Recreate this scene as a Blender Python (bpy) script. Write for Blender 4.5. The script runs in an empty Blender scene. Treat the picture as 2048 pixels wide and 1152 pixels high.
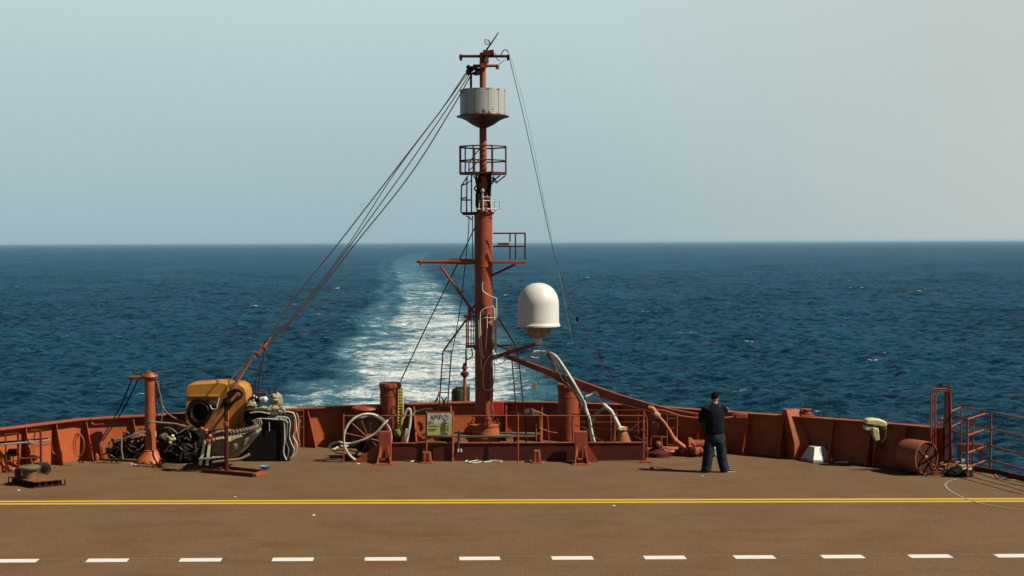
import bpy, math, random
import numpy as np
from mathutils import Vector, Matrix, noise
R = math.radians
random.seed(7)
scn = bpy.context.scene
COL = scn.collection

# ------------------------------------------------------------ camera
F = 50.0 / 36.0 * 2048.0
HC = 5.0                                    # eye height above the deck
PITCH, ROLL = math.atan(92.0 / F), R(0.2)
fw = Vector((0, math.cos(PITCH), -math.sin(PITCH)))
rt0 = Vector((1, 0, 0)); up0 = rt0.cross(fw)
rt = rt0 * math.cos(ROLL) - up0 * math.sin(ROLL)
up = up0 * math.cos(ROLL) + rt0 * math.sin(ROLL)
CAM = Vector((0, 0, HC))
cd = bpy.data.cameras.new('camera'); cam = bpy.data.objects.new('camera', cd); COL.objects.link(cam)
cd.lens = 50; cd.sensor_width = 36; cd.clip_start = 0.3; cd.clip_end = 90000
cam.matrix_world = Matrix(((rt.x, up.x, -fw.x, 0), (rt.y, up.y, -fw.y, 0), (rt.z, up.z, -fw.z, HC), (0, 0, 0, 1)))
scn.camera = cam

# ------------------------------------------------------------ sky
SUN_EL, SUN_AZ = R(46), math.atan2(0.960, -0.280)
w = bpy.data.worlds.new('World'); scn.world = w; w.use_nodes = True
nt = w.node_tree; nt.nodes.clear()
def N(t, typ, **kw):
    n = t.nodes.new(typ)
    for k, v in kw.items():
        if k in n.inputs: n.inputs[k].default_value = v
        else: setattr(n, k, v)
    return n
out = N(nt, 'ShaderNodeOutputWorld'); bg = N(nt, 'ShaderNodeBackground'); bg.inputs[1].default_value = 1.0 / 1.80
sky = N(nt, 'ShaderNodeTexSky', sky_type='NISHITA', sun_disc=False, sun_elevation=SUN_EL, sun_rotation=SUN_AZ, dust_density=2.0)
sm = N(nt, 'ShaderNodeVectorMath', operation='SCALE'); sm.inputs['Scale'].default_value = 0.032
nt.links.new(sky.outputs[0], sm.inputs[0])
tc = N(nt, 'ShaderNodeTexCoord'); sx = N(nt, 'ShaderNodeSeparateXYZ'); nt.links.new(tc.outputs['Generated'], sx.inputs[0])
rmp = N(nt, 'ShaderNodeValToRGB'); nt.links.new(sx.outputs[2], rmp.inputs[0])
cr = rmp.color_ramp
for p, c in ((0.0, (.265, .405, .465)), (0.035, (.325, .465, .52)), (0.09, (.385, .525, .57)), (0.17, (.42, .585, .625))):
    e = cr.elements[0] if p == 0 else (cr.elements[1] if p == 0.17 else cr.elements.new(p))
    e.position = p; e.color = (c[0] * 1.25, c[1] * 1.12, c[2] * 1.08, 1)
wm = N(nt, 'ShaderNodeMapRange', interpolation_type='SMOOTHSTEP'); wm.inputs[1].default_value = -0.05; wm.inputs[2].default_value = 0.5
nt.links.new(sx.outputs[0], wm.inputs[0])
mx = N(nt, 'ShaderNodeMix', data_type='RGBA'); mx.inputs[7].default_value = (.54, .58, .55, 1)
nt.links.new(wm.outputs[0], mx.inputs[0]); nt.links.new(rmp.outputs[0], mx.inputs[6])
em = N(nt, 'ShaderNodeMapRange', interpolation_type='SMOOTHSTEP'); em.inputs[1].default_value = 0.16; em.inputs[2].default_value = 0.34
nt.links.new(sx.outputs[2], em.inputs[0])
mz = N(nt, 'ShaderNodeMix', data_type='RGBA')
nt.links.new(em.outputs[0], mz.inputs[0]); nt.links.new(mx.outputs[2], mz.inputs[6]); nt.links.new(sm.outputs[0], mz.inputs[7])
# thin veil of cloud so that the gradient is not perfectly even
nz = N(nt, 'ShaderNodeTexNoise'); nz.inputs['Scale'].default_value = 3.0; nz.inputs['Detail'].default_value = 4
mp = N(nt, 'ShaderNodeMapping'); mp.inputs['Scale'].default_value = (1, 1, 4)
nt.links.new(tc.outputs['Generated'], mp.inputs[0]); nt.links.new(mp.outputs[0], nz.inputs[0])
vr = N(nt, 'ShaderNodeMapRange'); vr.inputs[3].default_value = 0.965; vr.inputs[4].default_value = 1.035
nt.links.new(nz.outputs[0], vr.inputs[0])
vm = N(nt, 'ShaderNodeVectorMath', operation='SCALE'); nt.links.new(mz.outputs[2], vm.inputs[0]); nt.links.new(vr.outputs[0], vm.inputs['Scale'])
nt.links.new(vm.outputs[0], bg.inputs[0]); nt.links.new(bg.outputs[0], out.inputs[0])

sd = bpy.data.lights.new('sun', 'SUN'); sun = bpy.data.objects.new('sun', sd); COL.objects.link(sun)
sd.energy = 5.0; sd.angle = R(0.5); sd.color = (1.0, 0.93, 0.80)
tosun = Vector((math.sin(SUN_AZ) * math.cos(SUN_EL), math.cos(SUN_AZ) * math.cos(SUN_EL), math.sin(SUN_EL)))
sun.rotation_euler = tosun.to_track_quat('Z', 'Y').to_euler()
scn.view_settings.view_transform = 'Standard'; scn.view_settings.look = 'None'
scn.view_settings.exposure = 0.85; scn.view_settings.gamma = 1.0

# ------------------------------------------------------------ placing helpers
def ray(x, y): return fw + rt * ((x - 1024) / F) + up * ((576 - y) / F)
def P(x, y, D):                              # point of the sight line at distance D along the deck
    d = ray(x, y); return CAM + d * (D / d.y)
def G(x, y, z=0.0):                          # point of the sight line at height z
    d = ray(x, y); return CAM + d * ((z - HC) / d.z)
def M1(D): return D / F                      # metres per photo pixel at distance D

# ------------------------------------------------------------ materials
MATS = {}
AK = 0.53     # the picture is exposed +0.85, so paints sit a little below textbook albedo
def ak(c): return tuple(v * AK for v in c)
def mat(name, col, col2=None, rough=.6, metal=0., scale=4., lo=.4, hi=.62, bump=.0, bscale=30., rust=0., rustcol=(.09, .03, .012), spec=.35, streak=False, fine=.12, coat=0):
    col = ak(col); col2 = ak(col2) if col2 else None; rustcol = ak(rustcol)
    m = bpy.data.materials.new(name); m.use_nodes = True; t = m.node_tree
    b = t.nodes['Principled BSDF']; L = t.links.new
    g = N(t, 'ShaderNodeNewGeometry')
    src = g.outputs['Position']
    if streak:
        mpn = N(t, 'ShaderNodeMapping'); mpn.inputs['Scale'].default_value = (1, 1, .12); L(src, mpn.inputs[0]); ssrc = mpn.outputs[0]
    else: ssrc = src
    n1 = N(t, 'ShaderNodeTexNoise'); n1.inputs['Scale'].default_value = scale; n1.inputs['Detail'].default_value = 6; n1.inputs['Roughness'].default_value = .62; L(src, n1.inputs[0])
    mr = N(t, 'ShaderNodeMapRange'); mr.inputs[1].default_value = lo; mr.inputs[2].default_value = hi; L(n1.outputs[0], mr.inputs[0])
    m1 = N(t, 'ShaderNodeMix', data_type='RGBA'); m1.inputs[6].default_value = (*col, 1)
    c2 = col2 or tuple(c * .72 for c in col)
    m1.inputs[7].default_value = (*c2, 1); L(mr.outputs[0], m1.inputs[0])
    cur = m1.outputs[2]
    if rust > 0:
        n2 = N(t, 'ShaderNodeTexNoise'); n2.inputs['Scale'].default_value = scale * 2.3; n2.inputs['Detail'].default_value = 8; n2.inputs['Roughness'].default_value = .7; L(ssrc, n2.inputs[0])
        r2 = N(t, 'ShaderNodeMapRange'); r2.inputs[1].default_value = .66 - rust * .22; r2.inputs[2].default_value = .74 - rust * .12; L(n2.outputs[0], r2.inputs[0])
        m2 = N(t, 'ShaderNodeMix', data_type='RGBA'); m2.inputs[7].default_value = (*rustcol, 1); L(r2.outputs[0], m2.inputs[0]); L(cur, m2.inputs[6]); cur = m2.outputs[2]
    if fine > 0:
        n3 = N(t, 'ShaderNodeTexNoise'); n3.inputs['Scale'].default_value = 38; n3.inputs['Detail'].default_value = 4; L(src, n3.inputs[0])
        r3 = N(t, 'ShaderNodeMapRange'); r3.inputs[1].default_value = .3; r3.inputs[2].default_value = .7; r3.inputs[3].default_value = 1 - fine; r3.inputs[4].default_value = 1 + fine; L(n3.outputs[0], r3.inputs[0])
        v = N(t, 'ShaderNodeVectorMath', operation='SCALE'); L(cur, v.inputs[0]); L(r3.outputs[0], v.inputs['Scale']); cur = v.outputs[0]
    L(cur, b.inputs['Base Color'])
    b.inputs['Roughness'].default_value = rough; b.inputs['Metallic'].default_value = metal; b.inputs['Specular IOR Level'].default_value = spec
    if bump > 0:
        nb = N(t, 'ShaderNodeTexNoise'); nb.inputs['Scale'].default_value = bscale; nb.inputs['Detail'].default_value = 5; L(src, nb.inputs[0])
        bn = N(t, 'ShaderNodeBump'); bn.inputs['Strength'].default_value = 1; bn.inputs['Distance'].default_value = bump; L(nb.outputs[0], bn.inputs['Height']); L(bn.outputs[0], b.inputs['Normal'])
    MATS[name] = m; return m
RED = mat('red_oxide_paint', (.37, .070, .018), (.28, .046, .013), rough=.55, scale=1.6, rust=.30, streak=True, bump=.004, bscale=14, spec=.3)
WALLR = mat('bulwark_paint', (.45, .098, .018), (.36, .070, .014), rough=.6, scale=.9, rust=.42, rustcol=(.17, .045, .014), streak=True, bump=.03, bscale=2.4, spec=.22)
REDP = mat('faded_red_pipe', (.42, .105, .036), (.30, .058, .018), rough=.5, scale=6, rust=.35, bump=.002, spec=.3)
DRED = mat('dark_red_paint', (.12, .016, .008), (.08, .010, .005), rough=.6, scale=3, rust=.3, spec=.22)
ORNG = mat('orange_drum_paint', (.50, .14, .035), (.42, .095, .022), rough=.55, scale=2.2, rust=.25, spec=.3)
BRED = mat('bright_red_paint', (.62, .03, .012), rough=.5, scale=3)
WHITE = mat('white_paint', (.74, .73, .66), (.60, .58, .50), rough=.45, scale=5, lo=.45, hi=.75, rust=.06, rustcol=(.35, .22, .10))
DOME = mat('dome_gelcoat', (.78, .77, .71), (.70, .68, .61), rough=.45, scale=2.5, lo=.4, hi=.7, fine=.05, spec=.3, rust=.12, rustcol=(.52, .47, .38), streak=True)
CREAM = mat('cream_paint', (.78, .72, .38), (.62, .56, .28), rough=.5, scale=8)
HOSE = mat('pale_hose', (.72, .67, .56), (.46, .41, .31), rough=.6, scale=6)
BLACK = mat('black_rubber', (.006, .005, .004), (.010, .008, .006), rough=.8, scale=9, spec=.12)
DARK = mat('dark_wire_rope', (.035, .026, .018), (.06, .035, .018), rough=.7, scale=10)
RWIRE = mat('rusty_wire_rope', (.15, .055, .022), (.07, .03, .015), rough=.7, scale=8)
ROPE = mat('manila_rope', (.36, .27, .15), (.22, .16, .08), rough=.9, scale=14, fine=.3)
TARP = mat('olive_canvas', (.40, .35, .20), (.20, .17, .085), rough=.85, scale=5, bump=.02, bscale=9, fine=.2)
GREEN = mat('dark_green_paint', (.045, .05, .022), (.03, .03, .015), rough=.6, scale=6)
OLIVE = mat('olive_tabletop', (.17, .14, .07), (.12, .095, .045), rough=.7, scale=5)
YEL = mat('yellow_paint', (.55, .42, .045), (.42, .33, .05), rough=.6, scale=7)
BUOY = mat('orange_gelcoat', (.66, .28, .036), (.44, .15, .018), rough=.55, scale=1.8, lo=.32, hi=.66, rust=.62, rustcol=(.22, .085, .02), streak=True, spec=.25)
STEEL = mat('galvanised_steel', (.42, .41, .36), (.30, .29, .25), rough=.45, metal=.3, scale=9)
BLUE = mat('blue_plastic', (.08, .33, .52), rough=.4, scale=4)
NAVY = mat('navy_cloth', (.006, .007, .014), (.010, .011, .020), rough=.9, scale=9, bump=.02, bscale=8, fine=.2, spec=.1)
DENIM = mat('denim', (.026, .038, .054), (.012, .019, .030), rough=.9, scale=7, bump=.03, bscale=7, fine=.25, spec=.1)
SKIN = mat('skin', (.46, .25, .14), (.42, .21, .12), rough=.55, scale=9, fine=.04)
HAIR = mat('dark_hair', (.012, .008, .005), rough=1, scale=20, spec=.03)
SHOE = mat('black_leather', (.012, .012, .014), rough=.4, scale=9)
GLASS = mat('lamp_glass', (.30, .36, .30), (.42, .45, .38), rough=.15, scale=4, fine=0)
SIGNW = mat('sign_face', (.70, .72, .62), (.60, .62, .50), rough=.5, scale=6, fine=.04)
SIGNY = mat('sign_yellow', (.58, .60, .16), (.50, .56, .22), rough=.5, scale=5, fine=.05)
BRWN = mat('brown_bucket', (.26, .12, .035), (.16, .07, .02), rough=.6, scale=6)
INK = mat('black_ink', (.015, .02, .015), rough=.6)
RINK = mat('red_ink', (.35, .05, .03), rough=.6)

# cage mesh: a fine wire grid woven into the drum's panels
def cage_mat():
    m = bpy.data.materials.new('wire_mesh_panel'); m.use_nodes = True; t = m.node_tree; L = t.links.new
    b = t.nodes['Principled BSDF']; g = N(t, 'ShaderNodeTexCoord'); s = N(t, 'ShaderNodeSeparateXYZ'); L(g.outputs['Object'], s.inputs[0])
    at = N(t, 'ShaderNodeMath', operation='ARCTAN2'); L(s.outputs[1], at.inputs[0]); L(s.outputs[0], at.inputs[1])
    def line(src, k, th):
        a = N(t, 'ShaderNodeMath', operation='MULTIPLY'); L(src, a.inputs[0]); a.inputs[1].default_value = k
        f = N(t, 'ShaderNodeMath', operation='FRACT'); L(a.outputs[0], f.inputs[0])
        l = N(t, 'ShaderNodeMath', operation='LESS_THAN'); L(f.outputs[0], l.inputs[0]); l.inputs[1].default_value = th; return l.outputs[0]
    a, c = line(at.outputs[0], 13, .25), line(s.outputs[2], 18, .25)
    mx_ = N(t, 'ShaderNodeMath', operation='MAXIMUM'); L(a, mx_.inputs[0]); L(c, mx_.inputs[1])
    n1 = N(t, 'ShaderNodeTexNoise'); n1.inputs['Scale'].default_value = 5; L(g.outputs['Object'], n1.inputs[0])
    q = N(t, 'ShaderNodeMix', data_type='RGBA'); q.inputs[6].default_value = (.31, .315, .29, 1); q.inputs[7].default_value = (.36, .36, .33, 1); L(n1.outputs[0], q.inputs[0])
    q2 = N(t, 'ShaderNodeMix', data_type='RGBA'); q2.inputs[7].default_value = (.21, .205, .185, 1); L(mx_.outputs[0], q2.inputs[0]); L(q.outputs[2], q2.inputs[6])
    L(q2.outputs[2], b.inputs['Base Color']); b.inputs['Roughness'].default_value = .45; b.inputs['Metallic'].default_value = .2
    return m
CAGE = cage_mat()

# ------------------------------------------------------------ mesh builder
ORG = {}
class MB:
    def __init__(s): s.v = []; s.f = []
    def add(s, vs, fs):
        o = len(s.v); s.v += [Vector(v) for v in vs]; s.f += [tuple(i + o for i in f) for f in fs]; return s
    def box(s, c, sz, rot=None):
        c = Vector(c); h = Vector(sz) / 2; vs = []
        for x in (-1, 1):
            for y in (-1, 1):
                for z in (-1, 1):
                    p = Vector((x * h.x, y * h.y, z * h.z)); vs.append(c + (rot @ p if rot else p))
        return s.add(vs, [(0, 1, 3, 2), (4, 6, 7, 5), (0, 4, 5, 1), (2, 3, 7, 6), (0, 2, 6, 4), (1, 5, 7, 3)])
    def beam(s, a, b, w_, h_, upv=(0, 0, 1), w2=None, h2=None):
        a, b = Vector(a), Vector(b); d = (b - a).normalized(); u = Vector(upv); sd_ = d.cross(u)
        if sd_.length < 1e-3: sd_ = d.cross(Vector((0, 1, 0)))
        sd_.normalize(); u = sd_.cross(d).normalized(); w2 = w2 or w_; h2 = h2 or h_
        vs = [a + sd_ * x * w_ / 2 + u * z * h_ / 2 for x, z in ((-1, -1), (1, -1), (1, 1), (-1, 1))] + [b + sd_ * x * w2 / 2 + u * z * h2 / 2 for x, z in ((-1, -1), (1, -1), (1, 1), (-1, 1))]
        return s.add(vs, [(0, 1, 2, 3), (7, 6, 5, 4), (0, 4, 5, 1), (1, 5, 6, 2), (2, 6, 7, 3), (3, 7, 4, 0)])
    def tube(s, pts, r, n=10, smooth=0, closed=False):
        pts = [Vector(p) for p in pts]
        if smooth: pts = spline(pts, smooth, closed)
        m = len(pts); rs = r if isinstance(r, (list, tuple)) else [r] * m
        if len(rs) != m: rs = [rs[0] + (rs[-1] - rs[0]) * i / (m - 1) for i in range(m)]
        vs = []; pu = None
        for i, p in enumerate(pts):
            if closed: d = pts[(i + 1) % m] - pts[i - 1]
            else: d = pts[min(i + 1, m - 1)] - pts[max(i - 1, 0)]
            d.normalize()
            if pu is None:
                pu = d.orthogonal().normalized()
            pu = (pu - d * pu.dot(d))
            if pu.length < 1e-4: pu = d.orthogonal()
            pu.normalize(); q = d.cross(pu)
            for k in range(n):
                a = 2 * math.pi * k / n; vs.append(p + (pu * math.cos(a) + q * math.sin(a)) * rs[i])
        fs = []
        for i in range(m if closed else m - 1):
            for k in range(n):
                j = (i + 1) % m; fs.append((i * n + k, i * n + (k + 1) % n, j * n + (k + 1) % n, j * n + k))
        if not closed: fs += [tuple(range(n))[::-1], tuple((m - 1) * n + k for k in range(n))]
        return s.add(vs, fs)
    def lathe(s, c, prof, n=32, axis=(0, 0, 1), ph=0):   # prof: (radius, height along axis)
        c = Vector(c); q = Vector(axis).normalized().to_track_quat('Z', 'Y').to_matrix(); vs = []; fs = []
        for r, h in prof:
            for k in range(n):
                a = 2 * math.pi * k / n + ph; vs.append(c + q @ Vector((r * math.cos(a), r * math.sin(a), h)))
        for i in range(len(prof) - 1):
            for k in range(n): fs.append((i * n + k, i * n + (k + 1) % n, (i + 1) * n + (k + 1) % n, (i + 1) * n + k))
        fs += [tuple(range(n))[::-1], tuple((len(prof) - 1) * n + k for k in range(n))]
        return s.add(vs, fs)
    def prism(s, poly, ext):                    # polygon of world points pushed along ext
        n = len(poly); e = Vector(ext); vs = [Vector(p) for p in poly] + [Vector(p) + e for p in poly]
        fs = [tuple(range(n)), tuple(range(2 * n - 1, n - 1, -1))] + [(k, k + n, (k + 1) % n + n, (k + 1) % n) for k in range(n)]
        return s.add(vs, fs)
    def lump(s, c, sz, amp=.15, f=2.0, n=28, seed=0, flat=None):
        c = Vector(c); vs = []; fs = []; h = n // 2
        for i in range(h + 1):
            th = math.pi * i / h
            for k in range(n):
                a = 2 * math.pi * k / n; d = Vector((math.sin(th) * math.cos(a), math.sin(th) * math.sin(a), math.cos(th)))
                nn = noise.fractal(d * f + Vector((seed, seed * 1.7, 3)), .8, 2.2, 4)
                p = c + Vector((d.x * sz[0], d.y * sz[1], d.z * sz[2])) * (1 + amp * nn)
                if flat is not None and p.z < flat: p.z = flat
                vs.append(p)
        for i in range(h):
            for k in range(n): fs.append((i * n + k, (i + 1) * n + k, (i + 1) * n + (k + 1) % n, i * n + (k + 1) % n))
        return s.add(vs, fs)
    def build(s, name, m, parent=None, bevel=0, sharp=35, mod=None):
        me = bpy.data.meshes.new(name)
        if parent is not None: org = ORG[parent.name]
        else:
            xs = [v.x for v in s.v]; ys = [v.y for v in s.v]; org = Vector(((min(xs) + max(xs)) / 2, (min(ys) + max(ys)) / 2, min(v.z for v in s.v)))
        me.from_pydata([v - org for v in s.v], [], s.f); me.validate(); me.update()
        import bmesh
        bm = bmesh.new(); bm.from_mesh(me); bmesh.ops.recalc_face_normals(bm, faces=bm.faces); bm.to_mesh(me); bm.free()
        me.shade_smooth(); me.set_sharp_from_angle(angle=R(sharp)); me.materials.append(m)
        o = bpy.data.objects.new(name, me); COL.objects.link(o)
        if parent is not None: o.parent = parent
        else: o.location = org
        ORG[o.name] = org.copy()
        if bevel:
            b = o.modifiers.new('bevel', 'BEVEL'); b.width = bevel; b.segments = 2; b.limit_method = 'ANGLE'; b.angle_limit = R(40)
        return o
def spline(p, k, closed=False):
    n = len(p); o = []
    rg = range(n) if closed else range(n - 1)
    for i in rg:
        a = p[i - 1] if (closed or i > 0) else p[0]; b = p[i]; c = p[(i + 1) % n]; d = p[(i + 2) % n] if (closed or i + 2 < n) else p[-1]
        for j in range(k):
            t = j / k; o.append(.5 * ((2 * b) + (c - a) * t + (2 * a - 5 * b + 4 * c - d) * t * t + (3 * b - 3 * c + d - a) * t ** 3))
    if not closed: o.append(p[-1])
    return o
def tag(o, label, cat, group=None, kind=None):
    if label: o['label'] = label
    if cat: o['category'] = cat
    if group: o['group'] = group
    if kind: o['kind'] = kind
    return o
def T(name, loc, label, cat, group=None):
    o = bpy.data.objects.new(name, None); COL.objects.link(o); o.empty_display_size = .2; o.location = loc; ORG[o.name] = Vector(loc)
    return tag(o, label, cat, group)
def S(o): o['kind'] = 'structure'; return o
def L(pts, D): return [P(x, y, D) for x, y in pts]     # a run of photo points all at distance D
def L3(pts): return [P(*p) for p in pts]

# ============================================================ SEA
SEA_Z = -9.0
def build_sea():
    rng = np.random.default_rng(5)
    ang = np.concatenate([np.linspace(-180, -30, 40, endpoint=False), np.linspace(-30, 30, 940, endpoint=False), np.linspace(30, 180, 40)])
    rad = np.concatenate([[16, 30, 50, 70], np.exp(np.linspace(math.log(85), math.log(1500), 1350, endpoint=False)), np.exp(np.linspace(math.log(1500), math.log(30000), 110))])
    A, Rr = np.meshgrid(np.radians(ang), rad); X = Rr * np.sin(A); Y = Rr * np.cos(A) + 0.0
    Z = np.zeros_like(X)
    dr = np.gradient(rad)[:, None]
    wind = R(200)
    for i in range(130):
        lam = math.exp(rng.uniform(math.log(1.1), math.log(22))); k = 2 * math.pi / lam
        th = wind + rng.normal(0, .65); amp = (.0098 * lam ** .62) * rng.uniform(.5, 1.3)
        fade = np.clip((lam / (dr * 2.2)) - .6, 0, 1) * np.clip(1.15 - Rr / 1400, 0, 1)
        ph = rng.uniform(0, 6.28); arg = k * (X * math.sin(th) + Y * math.cos(th)) + ph + .5 * np.sin(X * .05 + i) + .5 * np.sin(Y * .04 + 2 * i)
        Z += amp * fade * (np.sin(arg) + .22 * np.cos(2 * arg))
    cy = [0, 124, 184, 255, 343, 524, 800, 1106, 1660, 2600]; cx = [-4.4, -5.9, -10.3, -15.6, -22.8, -37.6, -62, -85, -113, -125]; hw = [10.5, 10.5, 9.8, 9.6, 9, 10, 13, 16, 20, 20]
    st = [1, 1, .98, .93, .80, .68, .58, .50, .38, 0]
    xc = np.interp(Y, cy, cx); h = np.interp(Y, cy, hw); s_ = np.interp(Y, cy, st)
    u = (X - xc) / h
    u = u + .10 * np.sin(Y * .11 + .3 * X) + .08 * np.sin(Y * .047 + 1.1) + .06 * np.sin(Y * .31 + X * .2) + .05 * np.sin(Y * .73 + 2)
    core = np.clip(1.28 - np.abs(u) ** 2.4 * .72, 0, 1) * s_                      # churned water between the edges
    edge = np.exp(-((u + 1.05) / .24) ** 2) * (.74 + .22 * np.sin(Y * .09) * np.sin(Y * .023 + 1)) * s_ * np.clip(1.35 - Y / 480, 0, 1)                              # breaking left edge
    gap = np.exp(-((u + .62) / .16) ** 2) * .40 * np.clip((Y - 150) / 120, 0, 1)   # darker lane inside it
    foam = np.clip(np.maximum(core - gap, edge), 0, 1); foam[Y < 20] = 0
    Z = Z * (1 - .45 * np.clip(foam, 0, 1))
    nr, na = X.shape
    co = np.stack([X, Y, Z + SEA_Z], -1).reshape(-1, 3).astype(np.float32)
    i, j = np.meshgrid(np.arange(nr - 1), np.arange(na - 1), indexing='ij'); a = (i * na + j).ravel()
    q = np.stack([a, a + 1, a + na + 1, a + na], -1).astype(np.int32)
    me = bpy.data.meshes.new('sea'); me.vertices.add(len(co)); me.vertices.foreach_set('co', co.ravel())
    me.loops.add(q.size); me.loops.foreach_set('vertex_index', q.ravel()); me.polygons.add(len(q)); me.polygons.foreach_set('loop_start', np.arange(0, q.size, 4, dtype=np.int32))
    me.update(calc_edges=True)
    at = me.attributes.new('foam', 'FLOAT', 'POINT'); at.data.foreach_set('value', foam.reshape(-1).astype(np.float32))
    hh = me.attributes.new('crest', 'FLOAT', 'POINT'); hh.data.foreach_set('value', Z.reshape(-1).astype(np.float32))
    me.shade_smooth()
    m = bpy.data.materials.new('sea_water'); m.use_nodes = True; t = m.node_tree; Lk = t.links.new; b = t.nodes['Principled BSDF']
    g = N(t, 'ShaderNodeNewGeometry'); pos = g.outputs['Position']
    def nse(sc, det=5, rough=.6, stretch=None, dist=0):
        n = N(t, 'ShaderNodeTexNoise'); n.inputs['Scale'].default_value = sc; n.inputs['Detail'].default_value = det; n.inputs['Roughness'].default_value = rough; n.inputs['Distortion'].default_value = dist
        if stretch:
            mp_ = N(t, 'ShaderNodeMapping'); mp_.inputs['Scale'].default_value = stretch; Lk(pos, mp_.inputs[0]); Lk(mp_.outputs[0], n.inputs[0])
        else: Lk(pos, n.inputs[0])
        return n.outputs[0]
    def mth(op, a, b_=None, c=None):
        n = N(t, 'ShaderNodeMath', operation=op)
        for k, v in enumerate((a, b_, c)):
            if v is None: continue
            if isinstance(v, (int, float)): n.inputs[k].default_value = v
            else: Lk(v, n.inputs[k])
        return n.outputs[0]
    def mrg(v, a, b_, c=0, d=1, sm_=True):
        n = N(t, 'ShaderNodeMapRange'); n.interpolation_type = 'SMOOTHSTEP' if sm_ else 'LINEAR'
        Lk(v, n.inputs[0]); n.inputs[1].default_value = a; n.inputs[2].default_value = b_; n.inputs[3].default_value = c; n.inputs[4].default_value = d; return n.outputs[0]
    fo = N(t, 'ShaderNodeAttribute', attribute_name='foam').outputs['Fac']; crv = N(t, 'ShaderNodeAttribute', attribute_name='crest').outputs['Fac']
    big = nse(.16, 6, .65, (.8, 1.3, 1), .8); fin = nse(1.5, 5, .7, (.6, 1, 1), .8); sm1 = nse(.028, 3, .5, (1, .5, 1))
    # foam = mask compared with ragged noise
    comb = mth('ADD', mth('MULTIPLY', big, .52), mth('MULTIPLY', fin, .48))
    thr = mth('SUBTRACT', .80, mth('MULTIPLY', fo, .34))
    fm = mrg(mth('SUBTRACT', comb, thr), -.055, .095)
    fm = mth('MULTIPLY', fm, mrg(fo, .02, .35))
    aer = mth('MULTIPLY', mrg(fo, .12, 1.0), mrg(big, .25, .75, .45, 1))
    cap = mth('MULTIPLY', mrg(crv, .22, .5), mrg(mth('ADD', mth('MULTIPLY', nse(.30, 5, .7, (.5, 1, 1), .5), .6), mth('MULTIPLY', fin, .4)), .605, .64))
    fall = mth('MAXIMUM', fm, cap)
    base = N(t, 'ShaderNodeMix', data_type='RGBA'); base.inputs[6].default_value = (.0009, .0105, .0220, 1); base.inputs[7].default_value = (.0115, .0640, .1050, 1)  # dark troughs and lit ripple crests painted into the base colour
    Lk(mrg(mth('ADD', mth('MULTIPLY', sm1, .16), mth('MULTIPLY', nse(1.0, 6, .76, (.55, 1.3, 1), .5), .84)), .42, .58), base.inputs[0])
    b2 = N(t, 'ShaderNodeMix', data_type='RGBA'); b2.inputs[7].default_value = (.078, .205, .255, 1); Lk(aer, b2.inputs[0]); Lk(base.outputs[2], b2.inputs[6])
    b3 = N(t, 'ShaderNodeMix', data_type='RGBA'); b3.inputs[7].default_value = (.58, .63, .63, 1); Lk(fall, b3.inputs[0]); Lk(b2.outputs[2], b3.inputs[6])
    Lk(b3.outputs[2], b.inputs['Base Color'])
    b.inputs['Specular Tint'].default_value = (.30, .66, 1.0, 1)
    Lk(mth('ADD', mth('MULTIPLY', fall, .5), .22), b.inputs['Roughness']); b.inputs['IOR'].default_value = 1.33
    Lk(mth('SUBTRACT', .20, mth('MULTIPLY', fall, .16)), b.inputs['Specular IOR Level'])
    hgt = mth('ADD', mth('MULTIPLY', nse(.8, 6, .68, (.8, 1.1, 1), .4), 1.1), mth('MULTIPLY', nse(3.0, 5, .7, (.8, 1, 1), .4), .40))
    bn = N(t, 'ShaderNodeBump'); bn.inputs['Strength'].default_value = 1; bn.inputs['Distance'].default_value = 1.0; Lk(mth('ADD', hgt, mth('MULTIPLY', fall, .15)), bn.inputs['Height']); Lk(bn.outputs[0], b.inputs['Normal'])
    # unresolved ripples keep the mirror share of the surface well below that of flat water
    b.inputs['Specular IOR Level'].default_value = 0
    for l_ in list(b.inputs['Specular IOR Level'].links): t.links.remove(l_)
    df = N(t, 'ShaderNodeBsdfDiffuse'); gl = N(t, 'ShaderNodeBsdfGlossy'); gl.inputs['Color'].default_value = (.52, .80, 1, 1); gl.inputs['Roughness'].default_value = .22
    fr = N(t, 'ShaderNodeFresnel'); fr.inputs['IOR'].default_value = 1.33
    for q in (df, gl, fr): Lk(bn.outputs[0], q.inputs['Normal'])
    Lk(b3.outputs[2], df.inputs['Color'])
    fc = mth('MULTIPLY', mrg(fr.outputs[0], .04, .60, .0, .46, False), mth('SUBTRACT', 1.0, mth('MULTIPLY', fall, .9)))
    ms = N(t, 'ShaderNodeMixShader'); Lk(fc, ms.inputs[0]); Lk(df.outputs[0], ms.inputs[1]); Lk(gl.outputs[0], ms.inputs[2])
    t.nodes.remove(b); Lk(ms.outputs[0], [n for n in t.nodes if n.type == 'OUTPUT_MATERIAL'][0].inputs[0])
    me.materials.append(m)
    o = bpy.data.objects.new('sea', me); COL.objects.link(o); return S(o)
build_sea()

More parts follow.
